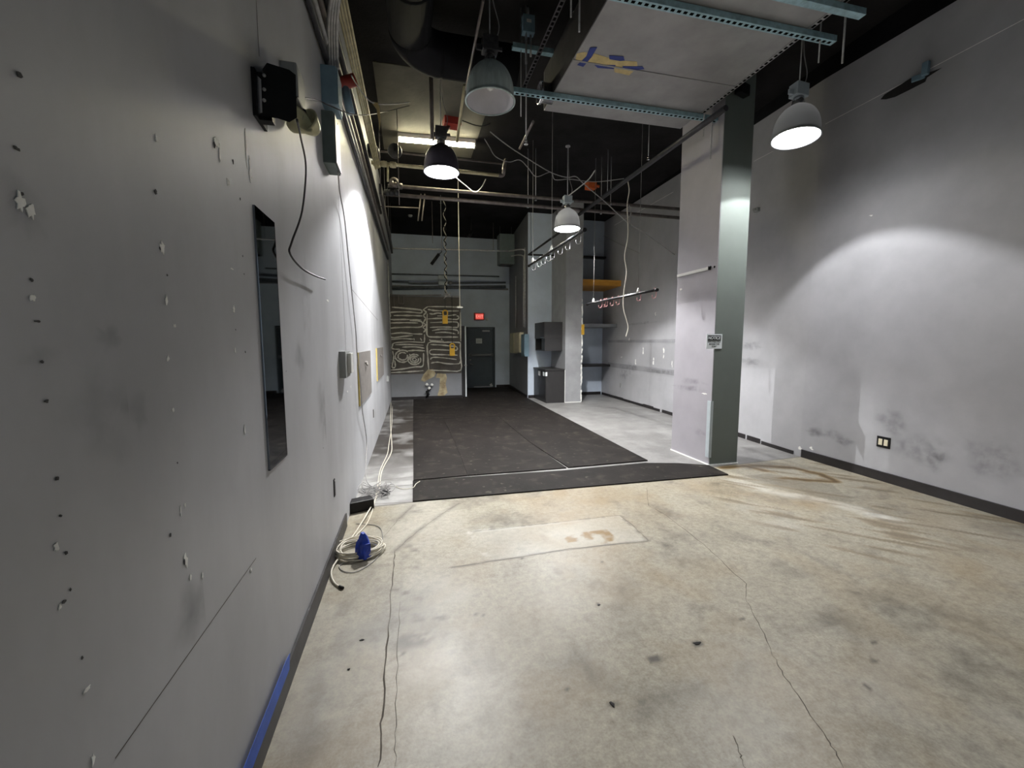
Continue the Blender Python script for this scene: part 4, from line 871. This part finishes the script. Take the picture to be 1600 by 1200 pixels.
# ---- right wall fittings
c_ = PR(1381, 691)
t = thing('wall_outlet', 'black double outlet with cream sockets on the right wall', 'outlet', (WR(c_.y) - .005, c_.y, c_.z - .06))
obj('plate', MB().bb((WR(c_.y) - .010, c_.y - .068, c_.z - .062), (WR(c_.y) - .001, c_.y + .068, c_.z + .062), .003), M['black'], t)
for s_ in (-.028, .028): obj('socket', MB().bb((WR(c_.y) - .014, c_.y + s_ - .02, c_.z - .035), (WR(c_.y) - .009, c_.y + s_ + .02, c_.z + .035), .003), M['cream'], t)
c_ = PR(1450, 108); mb = MB().blob(c_ + Vector((-.004, .15, -.06)), Rh, .45, .10, .003, 12, .3)
t = thing('broken_fixture', 'torn wall bracket with blue grey scraps high on the right wall', 'wall bracket', c_)
obj('bare_patch', mb, M['gouge'], t); obj('bracket', MB().box(c_ + Vector((-.03, 0, 0)), (.05, .05, .12), .2, .004).box(c_ + Vector((-.03, .06, -.05)), (.03, .10, .05), .5, .004), M['bluegrey'], t)
c_ = PR(1185, 328); tag(obj('wall_bracket', MB().box(c_ + Vector((-.03, 0, 0)), (.06, .07, .06), 0, .006).tube([c_ + Vector((-.06, 0, .0)), c_ + Vector((-.09, 0, 0))], .02), M['grey']), 'small grey wall fitting just right of the column', 'wall fitting')

# ---- left wall: mirror, speaker, emergency light, boxes, panels
y0, y1, z0, z1 = 1.872, 2.118, 1.033, 2.084
t = thing('wall_mirror', 'tall narrow dark mirror strip on the left wall', 'mirror', (WL(2) + .004, 2.0, z0))
obj('glass', MB().bb((WL(2) - .002, y0, z0), (WL(2) + .007, y1, z1), .001), M['mirror'], t)
obj('mirror_edge', MB().bb((WL(2) - .002, y1, z0), (WL(2) + .0075, y1 + .004, z1)).bb((WL(2) - .002, y0, z0 - .004), (WL(2) + .0075, y1, z0)), M['black'], t)
# speaker: back faces the camera
yS = 1.95
c0, c1 = P(416, 183, 1, yS), P(462, 106, 1, yS)
t = thing('wall_speaker', 'black loudspeaker on a bracket high on the left wall', 'speaker', (WL(2) + .1, yS + .1, c0.z))
pl = [P(u, v, 1, yS) for u, v in ((417, 98), (452, 109), (462, 117), (464, 184), (452, 191), (434, 185), (412, 182), (410, 108))]
cen = sum(pl, Vector()) / 8; cv = Vector(CAM)
bk = [cv + ((cen + (p - cen) * .72) - cv) * 1.12 for p in pl]
mb = MB(); A_ = [mb.bm.verts.new(p) for p in pl]; B_ = [mb.bm.verts.new(p) for p in bk]
mb._f(A_); mb._f(B_[::-1])
for i in range(8): mb._f([A_[i], B_[i], B_[(i + 1) % 8], A_[(i + 1) % 8]])
obj('cabinet', mb, M['black'], t)
zt, zb = P(405, 108, 1, yS).z, P(405, 183, 1, yS).z
obj('bracket_plate', MB().bb((WL(2) + .001, yS - .01, zb), (WL(2) + .014, yS + .12, zt)).bb((WL(2) + .014, yS + .02, zb), (pl[7].x + .02, yS + .06, zt)), M['black'], t)
obj('grille_strip', MB().prism([P(u, v, 1, yS + .012) for u, v in ((401, 117), (408, 124), (410, 176), (404, 177))], (0, .012, 0)), M['bright'], t)['label'] = 'silver side strip'
for k, v in enumerate((118, 140, 157)): obj('terminal', MB().lathe([(0, .006), (.006, .005), (.007, 0)], P(413, v, 1, yS - .001), 10, Matrix.Rotation(PI / 2, 3, 'X')), M['steel'], t)
# emergency light
c_ = P(470, 165, 1, 2.42)
t = thing('emergency_light', 'yellowed twin head emergency light behind the black speaker', 'emergency light', (WL(2.4), 2.45, c_.z - .1))
k0 = P(469, 150, 1, 2.45)
obj('housing', MB().bb((WL(2.4) - .005, 2.36, k0.z - .06), (k0.x + .01, 2.52, k0.z + .11), .012), M['grey'], t)
for px, py, yw, rot_ in ((469, 188, 2.40, .9), (480, 190, 2.46, -.5)):
    p = P(px, py, 1, yw); mt = Matrix.Rotation(rot_, 3, 'Z') @ Matrix.Rotation(-PI / 2 - .3, 3, 'X')
    h_ = obj('lamp_head', MB().lathe([(0, .07), (.03, .065), (.045, .04), (.062, .0), (.066, -.012), (.056, -.012), (.05, 0), (0, .012)], p, 24, mt), M['emerg'], t)
obj('yoke', MB().tube([P(474, 172, 1, 2.45), P(470, 190, 1, 2.43)], .012).tube([P(474, 172, 1, 2.45), P(480, 188, 1, 2.46)], .012), M['bright'], t)
# electrical enclosures
def wallbox(px0, py0, px1, py1, dep, yfront, ylen, m, label, name='electrical_box', lower=None):
    a_, b_ = P(px0, py0, 1, yfront), P(px1, py1, 1, yfront)
    t = thing(name, label, 'electrical box', (WL(yfront) + dep / 2, yfront + ylen / 2, b_.z))
    x = WL(yfront) - .004; obj('enclosure', MB().bb((x, yfront, b_.z), (b_.x, yfront + ylen, a_.z), .004), M[m], t)
    obj('cover', MB().bb((b_.x, yfront + .01, b_.z + .01), (b_.x + .008, yfront + ylen - .01, a_.z - .01), .002), M[lower or m], t)
    for z_ in (b_.z + .03, a_.z - .03): obj('screw', MB().lathe([(0, .004), (.006, .003), (.007, 0)], (b_.x + .008, yfront + ylen / 2, z_), 10, Matrix.Rotation(PI / 2, 3, 'Y')), M['steel'], t)
    return t
wallbox(505, 100, 527, 163, .2, 3.42, .22, 'bluegrey', 'blue grey electrical box under the conduit bundle')
wallbox(503, 171, 524, 255, .2, 3.38, .24, 'greengrey', 'green grey electrical box directly below the blue grey one', lower='duct')
p = P(538, 128, 1, 4.0); t = thing('fire_valve', 'dark red valve beside the pale conduits', 'valve', p)
obj('valve_body', MB().tube([p + Vector((-.10, 0, -.05)), p + Vector((.09, 0, .03))], .05, 14), M['darkred'], t); obj('stem', MB().tube([p + Vector((0, 0, -.03)), p + Vector((.04, .02, -.24))], .035), M['bluegrey'], t)
obj('pipe_tail', MB().tube([p + Vector((-.05, 0, 0)), Vector((WL(4), 4.05, p.z))], .03), M['pipe_grey'], t)
def wall_panel(pa, pb, label):
    a_, b_ = PL(*pa), PL(*pb); z0, z1 = min(a_.z, b_.z), max(a_.z, b_.z)
    x0, x1 = WL(a_.y), WL(b_.y)
    t = thing('access_panel', label, 'panel', ((x0 + x1) / 2, (a_.y + b_.y) / 2, z0), 'brown grey panels on the left wall')
    obj('panel_face', MB().prism([(x0 + .001, a_.y, z0), (x1 + .001, b_.y, z0), (x1 + .018, b_.y, z0), (x0 + .018, a_.y, z0)], (0, 0, z1 - z0)), M['panel'], t)
    obj('yellow_edge', MB().bb((x0 + .001, a_.y - .008, z0), (x0 + .019, a_.y - .001, z1)), M['paleyellow'], t)
    m_ = (a_.y + b_.y) / 2; xm = (x0 + x1) / 2 + .019
    obj('pull', MB().tube(smooth_path([(xm + .002, m_ - .10, z1 - .13), (xm + .02, m_, z1 - .17), (xm + .004, m_ + .10, z1 - .13)], 5), .008, 8), M['panel'], t)
wall_panel((557.5, 551), (579, 613), 'brown grey panel with a yellow edge on the left wall, nearer of the two')
wall_panel((587, 544), (598.5, 585), 'brown grey panel with a yellow edge on the left wall, farther of the two')
for px, py, w_, h_, m_, lb, dep in ((534, 569, .26, .22, 'grey', 'grey switch box on the left wall before the brown panels', .05), (522, 762, .045, .13, 'gouge', 'dark open outlet hole low on the left wall', .006), (583, 646, .05, .12, 'panel', 'small outlet plate low under the far brown panels', .012), (604, 592, .10, .12, 'grey', 'pale outlet box in the far left corner', .05)):
    c_ = PL(px, py); t = thing('wall_box' if dep > .02 else 'wall_plate', lb, 'wall box' if dep > .02 else 'outlet', (WL(c_.y) + dep / 2, c_.y, c_.z - h_ / 2))
    obj('plate', MB().bb((WL(c_.y) - .003, c_.y - w_ / 2, c_.z - h_ / 2), (WL(c_.y) + dep, c_.y + w_ / 2, c_.z + h_ / 2), .003), M[m_], t)
    if dep == .05 and px == 534: obj('cover', MB().bb((WL(c_.y) + dep, c_.y - w_ * .1, c_.z - h_ * .35), (WL(c_.y) + dep + .03, c_.y + w_ * .45, c_.z + h_ * .42), .003), M['white'], t)
    elif dep < .02: obj('screw', MB().lathe([(0, .003), (.005, .002), (.006, 0)], (WL(c_.y) + dep, c_.y, c_.z + h_ * .4), 8, Matrix.Rotation(PI / 2, 3, 'Y')), M['steel'], t)
# conduit bundle along the top of the left wall
def run(x, z0, z1, y0, y1, r, m, label, wob=0.0):
    pts = [Vector((x + WL(y0 + (y1 - y0) * k / 10), y0 + (y1 - y0) * k / 10, z0 + (z1 - z0) * k / 10)) for k in range(11)]
    tag(obj('conduit', MB().tube(pts, r, 10), M[m]), label, 'conduit', 'conduits along the left wall')
run(.03, 3.60, 3.72, 2.0, 11.6, .022, 'pipe_grey', 'dark conduit lying lowest along the top of the left wall')
run(.04, 3.68, 3.79, 2.0, 11.6, .020, 'steel', 'steel conduit second from the bottom of the left wall bundle')
run(.05, 3.78, 3.88, 2.0, 11.3, .024, 'pipe', 'brownish conduit in the middle of the left wall bundle')
run(.07, 3.90, 3.98, 2.0, 8.5, .03, 'pipe_grey', 'thick dark conduit above the middle of the left wall bundle')
for k, lb in enumerate(('innermost', 'second', 'third', 'outermost')):
    xx = .11 + k * .021; run(xx, 3.99 + .012 * k, 4.19 + .012 * k, 2.2, 7.0, .0105, 'pale', f'pale straight conduit along the left wall, {lb} of the four from the wall')
mb = MB().bb((WL(9.5) + .13, 7.1, 3.86), (WL(9.5) + .17, 11.6, 4.02))
for y_ in (7.4, 8.8, 10.2, 11.4): mb.tube([(WL(9.5) + .14, y_, 4.0), (WL(9.5) + .14, y_, ZC)], .006)
tag(obj('cable_tray', mb, M['strutdark']), 'dark cable tray at the far end of the left wall bundle', 'cable tray')
mb = MB()
for k, (dx, dz) in enumerate(((-.05, 0), (-.015, .01), (.02, 0), (.05, .012))):
    s0 = P(515 + k * 4, 103, 1, 3.5); mb.tube(smooth_path([s0 + Vector((0, .02, -.01)), s0 + Vector((.0, .0, .09)), Vector((s0.x + .04, 3.3, s0.z + .22)), Vector((WL(3) + .20 + .02 * k, 2.95, s0.z + .30 + .03 * k))], 5), .013, 8)
tag(obj('flex_conduits', mb, M['steel']), 'bunch of flexible conduits curving into the top of the blue grey box', 'conduit')

# ---- cables on the left wall
def cable(pts, r, m, label, name='cable', cat='cable', sub=6, grp=None): return tag(obj(name, MB().tube(smooth_path(pts, sub), r, 6), M[m]), label, cat, grp)
W_ = lambda px, py, off=.03: PL(px, py, off)
cable([P(464, 187, 1, 2.0), W_(470, 215, .08), W_(478, 262, .06), W_(472, 330, .05), W_(456, 378, .04), W_(453, 396, .04), W_(470, 418, .04), W_(490, 430, .04), W_(508, 436.5, .05)], .005, 'cable_k', 'black cable hanging from the speaker and curling on the left wall')
cable([W_(528, 268, .08), W_(531, 300, .05), W_(538, 340, .03), W_(544, 400, .03), W_(551, 470, .03), W_(556, 520, .03), W_(557.5, 548, .03), W_(563, 600, .045), W_(566, 640, .04), W_(573, 690, .03), (WL(4.4) + .08, 4.6, .10), (WL(4.3) + .22, 4.5, .012), (WL(4.3) + .20, 4.3, .01)], .0055, 'cable_g', 'thin grey cable dropping past the near brown panel to the floor')
cable([P(462, 152, 1, 2.3), W_(478, 153, .06), W_(500, 158, .06), W_(515, 165, .10), P(560, 180, 1, 3.6), P(600, 175, 1, 5.5), P(640, 165, 1, 5.6)], .004, 'cable_k', 'thin dark wire running from behind the speaker toward the ceiling')
pts = [P(549, 118, 1, 3.6), P(556, 130, 1, 3.9), P(570, 150, 1, 4.2), P(584, 161, 1, 4.3), P(610, 163, 1, 4.6), P(640, 160, 1, 5.0)]
cable(pts, .005, 'cable_g', 'thin wire strung from the pale conduits with a torn strip hanging on it')
a_ = P(585, 160, 1, 4.3)
tag(obj('torn_strip', MB().prism([a_ + Vector(q_) for q_ in ((-.03, 0, 0.004), (.03, 0, .0), (.045, 0, -.05), (.05, 0, -.15), (.04, 0, -.25), (.03, 0, -.15), (.018, 0, -.06))], (0, .002, 0)), M['tan']), 'torn tan strip dangling from a wire by the pale conduits', 'torn strip')
# ---- blue tape along the left baseboard
mb = MB(); mb.prism([(WL(.5) + .0145, .5, .085), (WL(1.94) + .0145, 1.94, .095), (WL(1.94) + .0145, 1.96, .155), (WL(1.9) + .0145, 1.90, .165), (WL(.5) + .0145, .5, .16)], (.002, 0, 0))
tag(obj('masking_tape', mb, M['bluetape']), 'blue masking tape strip on the near end of the left baseboard', 'tape')

# ---- cords, coil and litter by the left wall
G = lambda px, py, z=.008: P(px, py, 2, z)
cable([G(611, 628), G(610, 660), G(612, 690), G(611, 708), G(597, 735), G(591, 770), G(575, 800, .03), G(563, 820), G(551, 838), G(540, 850)], .006, 'cable_w', 'thick off white cord running from the far corner to the coil')
cable([G(613, 634), G(612, 665), G(608, 692), G(605, 710), G(594, 735), G(588, 772, .02), G(581, 800), G(572, 820), G(557, 836), G(546, 848)], .005, 'cable_w', 'second off white cord twisted along the thick one')
cc = G(561, 862, 0); pts = []
for k in range(9 * 26):
    a_ = 2 * PI * k / 26; lp = k / 26; r_ = .155 + .02 * math.sin(lp * 2.3) + .008 * math.sin(a_ * 3 + lp)
    pts.append(Vector((cc.x + math.cos(a_) * r_ + .012 * math.sin(lp * 1.7), cc.y + math.sin(a_) * r_ * .88 + .014 * math.cos(lp * 2.1), .008 + .0048 * lp + .008 * (1 + math.sin(a_ * 2 + lp * 1.3)) * .5)))
t = thing('cable_coil', 'coil of off white cable lying on the concrete by the left wall', 'cable coil', cc)
obj('coil', MB().tube(pts, .0054, 7), M['cable_w'], t)
obj('loose_end', MB().tube(smooth_path([pts[len(pts) // 2], G(533, 866, .02), G(521, 884, .02), G(517.5, 897, .018), G(522, 910, .01), G(531, 917, .01)], 5), .006, 7), M['cable_w'], t)
obj('plug', MB().tube([G(530, 916.5, .009), G(536, 919, .009)], .010, 8), M['black'], t)
a_ = G(568, 862, .045); mb = MB(); ring = []
t = thing('blue_plastic_piece', 'crumpled blue plastic piece standing in the cable coil', 'plastic scrap', (a_.x, a_.y, .01))
prof = [(.052, .0), (.06, .04), (.056, .08), (.045, .11), (.040, .125), (.028, .15), (.012, .18), (0, .185)]
mb = MB().lathe([(r_, z_ + .008) for r_, z_ in prof], (a_.x, a_.y, 0), 9)
for v in mb.bm.verts: v.co += Vector((random.uniform(-.008, .008), random.uniform(-.008, .008), random.uniform(-.004, .004) if v.co.z > .02 else 0))
for f in mb.bm.faces: f.smooth = False
obj('folded_body', mb, M['blueplastic'], t)
obj('flap', MB().box((a_.x + .02, a_.y - .045, .09), (.07, .008, .06), .3, .002), M['blueplastic'], t)
a_ = G(566, 797, 0)
t = thing('black_adapter', 'black adapter box lying against the left wall among the wires', 'adapter', (a_.x, a_.y, 0))
mt = Matrix.Rotation(.35, 3, 'Z'); obj('case', MB().box((a_.x - .015, a_.y + .02, .05), (.22, .13, .10), .35, .012), M['black'], t)
obj('label_patch', MB().box(Vector((a_.x - .115, a_.y - .015, .065)), (.004, .05, .04), .35), M['white'], t)
mb = MB(); c_ = G(590, 775, 0)
for k in range(6):
    q0 = c_ + Vector((random.uniform(-.1, .1), random.uniform(-.1, .12), .01)); pts = [q0]
    for j in range(6): pts.append(c_ + Vector((random.uniform(-.2, .16), random.uniform(-.14, .3), random.uniform(.006, .07))))
    mb.tube(smooth_path(pts, 6), .0032, 5)
tag(obj('wire_tangle', mb, M['cable_g']), 'tangle of thin grey wires beside the black adapter', 'wire tangle')
mb = MB()
for k in range(5):
    pts = [c_ + Vector((.08 + random.uniform(-.05, .05), .02 + random.uniform(-.04, .06), random.uniform(.006, .05))) for j in range(6)]; mb.tube(smooth_path(pts, 4), .004, 5)
tag(obj('wire_knot', mb, M['pipe_grey']), 'dense dark knot of wire at the end of the off white cords', 'wire tangle')
cable([G(618, 760), G(630, 764), G(645, 762, .018), G(650, 756, .018), G(656, 752, .018)], .004, 'cable_w', 'short white wire end poking onto the rubber mat')
cable([G(556, 818, .005), G(590, 822, .005), G(598, 840, .005), G(590, 870, .005), G(560, 892, .005), G(538, 893, .005), G(530, 884, .005), G(545, 878, .005)], .003, 'cable_g', 'thin grey wire looped around the cable coil')
tag(obj('paint_flakes', MB().blob(G(565, 1000, .001), (0, 0, 1), .02, .012, .003, 8, .4, (0, 1, 0)).blob(G(545, 1046, .001), (0, 0, 1), .012, .01, .003, 8, .4, (0, 1, 0)).blob(G(1090, 1005, .001), (0, 0, 1), .05, .014, .003, 8, .5, (0, 1, 0)).blob(G(957, 1101, .001), (0, 0, 1), .02, .03, .004, 8, .5, (0, 1, 0)).blob(G(936, 945, .001), (0, 0, 1), .02, .016, .003, 8, .4, (0, 1, 0)), M['gouge']), 'scattered dark flakes of debris on the concrete floor', 'debris')['kind'] = 'stuff'

# ---- ceiling clutter
t = thing('round_duct', 'black round duct with an elbow high on the left of the ceiling', 'air duct', (.1, 4.5, 4.5))
r_ = .21; z_ = 4.66
pts = [Vector((.08, 1.0, z_)), Vector((.08, 4.6, z_))]
el_ = [Vector((.08 + .35 - .35 * math.cos(a_), 4.6 + .35 * math.sin(a_), z_)) for a_ in [k * PI / 16 for k in range(1, 9)]]
obj('duct_run', MB().tube(pts, r_, 28), M['black_paint'], t); obj('elbow', MB().tube([pts[-1]] + el_, r_, 28), M['black_paint'], t)
obj('duct_branch', MB().tube([el_[-1], Vector((1.25, 4.95, z_))], r_, 28), M['black_paint'], t)
mb = MB()
for y in (1.6, 2.8, 4.0): mb.lathe([(r_ + .002, -.02), (r_ + .008, 0), (r_ + .002, .02)], (.08, y, z_), 28, Matrix.Rotation(PI / 2, 3, 'X'))
for y in (2.2, 4.2): mb.tube([(.08 + r_, y, z_), (.08 + r_, y, ZC)], .006); mb.tube([(.08 - r_, y, z_), (.08 - r_, y, ZC)], .006)
obj('hanger_band', mb, M['black_paint'], t)
t = thing('junction_box', 'dark red junction box on the ceiling above the fluorescent tubes', 'junction box', P(706, 196, 2, ZC - .1))
a_ = P(706, 196, 2, ZC - .1); obj('box_body', MB().box((a_.x, a_.y, ZC - .06), (.26, .2, .12), .1, .006), M['darkred'], t); obj('arm', MB().tube([(a_.x - .05, a_.y, ZC - .1), P(690, 215, 1, a_.y)], .035), M['strutdark'], t)
a_ = P(923, 293, 2, ZC - .1); t = thing('junction_box', 'orange junction box on the black ceiling beyond the duct', 'junction box', a_)
obj('box_body', MB().box((a_.x, a_.y, ZC - .07), (.2, .17, .14), .15, .006), M['orange'], t); obj('spout', MB().tube([(a_.x + .1, a_.y, ZC - .05), (a_.x + .2, a_.y, ZC - .06)], .03), M['orange'], t)
a_ = P(825, 40, 1, 4.6); t = thing('junction_box', 'small green grey junction box on a conduit near the top of the left rail', 'junction box', a_)
obj('box_body', MB().box(a_, (.13, .08, .17), 0, .005), M['bluegrey'], t); obj('conduit', MB().tube([a_ + Vector((-.02, 0, -.09)), a_ + Vector((-.02, 0, -.38))], .012).tube([a_ + Vector((0, 0, .08)), Vector((a_.x, a_.y, ZC))], .012).tube([a_ + Vector((.03, 0, -.09)), a_ + Vector((.03, 0, -.30))], .012), M['steel'], t)
obj('label_patch', MB().box(a_ + Vector((0, -.042, .02)), (.05, .003, .03)), M['white'], t)
a_ = P(1160, 140, 1, 4.40); tag(obj('beam_clamp', MB().box(a_, (.18, .08, .12), .3, .006).tube([a_, (a_.x, a_.y, ZC)], .012), M['black']), 'black clamp bracket between the duct rail and the column', 'clamp')
# wires
yW = 7.0
cable([P(766, 206, 1, 6.0), P(790, 225, 1, 6.3), P(820, 245, 1, 6.6), P(860, 269, 1, 6.8), P(885, 277, 1, 6.9), P(900, 276, 1, 6.9), P(913, 288, 1, 6.8), P(945, 315, 1, 6.7), P(980, 347, 1, 6.7), P(1008, 365, 1, 6.9), P(1035, 384, 1, 7.3), PR(1054, 398, .01)], .008, 'cable_g', 'long grey wire sagging from the ceiling across to the rear right wall')
cable([P(757, 217, 1, 5.9), P(765, 230, 1, 6), P(775, 245, 1, 6), P(795, 253, 1, 6.2), P(812, 250, 1, 6.3), P(825, 262, 1, 6.5), P(838, 276, 1, 6.6), P(860, 269, 1, 6.75), P(866, 280, 1, 6.8), P(876, 281, 1, 6.8), P(890, 280, 1, 6.9), P(930, 284, 1, 6.9), P(975, 279, 1, 6.6)], .006, 'cable_g', 'looping thin wire draped beside the long sagging wire')
cable([P(981, 283, 1, 6.3), P(983, 298, 1, 6.3), P(980, 320, 1, 6.3), P(981, 347, 1, 6.3), P(981, 372, 1, 6.3), P(976, 400, 1, 6.3), P(979, 425, 1, 6.3), P(975, 455, 1, 6.3), P(974, 480, 1, 6.3), P(979, 500, 1, 6.3), P(981.5, 512, 1, 6.3), P(978, 526, 1, 6.3)], .009, 'cable_w', 'long wavy white wire hanging down in front of the right hook rail')
cable([P(983, 320, 1, 6.32), P(986, 330, 1, 6.32), P(984, 345, 1, 6.32), P(986, 355, 1, 6.32)], .008, 'cable_g', 'short loose wire tail beside the long wavy white wire')
tag(obj('wall_cable', MB().tube(smooth_path([PR(943, 368, .02), PR(965, 380, .02), PR(1000, 396, .02)], 4), .008, 6), M['cable_g']), 'thin pale cable slanting along the rear right wall', 'cable')
cable([P(888, 306, 1, 7.0), P(905, 293, 1, 6.8), P(920, 280, 1, 6.6), P(930, 266, 1, 6.4)], .010, 'cable_g', 'pale slanted wire rising from the small silver lamp')
cable([P(708, 262, 1, 5.98), P(712, 276, 1, 5.95), P(728, 290, 1, 6), P(742, 300, 1, 6), P(752, 293, 1, 6), P(759, 280, 1, 6)], .006, 'cable_w', 'white wire loop hanging right of the lit lamp at the fluorescent tubes')
cable([P(722, 188, 1, 5.6), P(740, 195, 1, 5.6), P(755, 197, 1, 5.6), P(766, 193, 1, 5.6)], .007, 'cable_k', 'dark wire trailing from the dark red junction box')
t = tag(obj('support_bar', MB().tube([P(726, 150, 1, 5.25) + Vector((0, 0, .12)), P(714, 222, 1, 5.9)], .018), M['pale']), 'pale slanted bar in front of the fluorescent tubes', 'bar')
tag(obj('support_bar', MB().tube([(P(674, 215, 1, 5.35).x, 5.35, ZC), P(674, 215, 1, 5.35)], .012).tube([(P(677, 215, 1, 5.35).x, 5.35, ZC), P(677, 220, 1, 5.35)], .012), M['pipe']), 'twin thin rods in front of the left half of the fluorescent tubes', 'bar')
tag(obj('slant_brace', MB().tube([P(833, 190, 1, 5.0), P(812, 232, 1, 5.9)], .016), M['pipe']), 'slanted grey brace beside the sprinkler ended rod', 'brace')
tag(obj('slant_brace', MB().tube([P(755, 0, 1, 3.4), P(728, 140, 1, 4.6)], .012), M['pipe']), 'long slanted brace left of the large unlit lamp', 'brace')
tag(obj('spotlight', MB().lathe([(0, .0), (.05, .0), (.05, .16), (0, .17)], P(732, 370, 1, 12.0), 14, Matrix.Rotation(.5, 3, 'Y')).tube([P(736, 366, 1, 12.0), (P(736, 366, 1, 12.0).x, 12.0, ZC)], .015), M['black']), 'small black spotlight on the ceiling before the back wall', 'spotlight')

# ================================================================== LIGHT
w = bpy.data.worlds.new('world'); S.world = w; w.use_nodes = True
w.node_tree.nodes['Background'].inputs['Color'].default_value = (.80, .90, 1.0, 1); w.node_tree.nodes['Background'].inputs['Strength'].default_value = .35
S.view_settings.view_transform = 'Standard'; S.view_settings.look = 'None'; S.view_settings.gamma = 1.0; S.view_settings.use_curve_mapping = False
S.view_settings.exposure = 0.68
S.cycles.max_bounces = 8; S.cycles.diffuse_bounces = 5; S.cycles.glossy_bounces = 4; S.cycles.transparent_max_bounces = 12
S.cycles.sample_clamp_indirect = 8
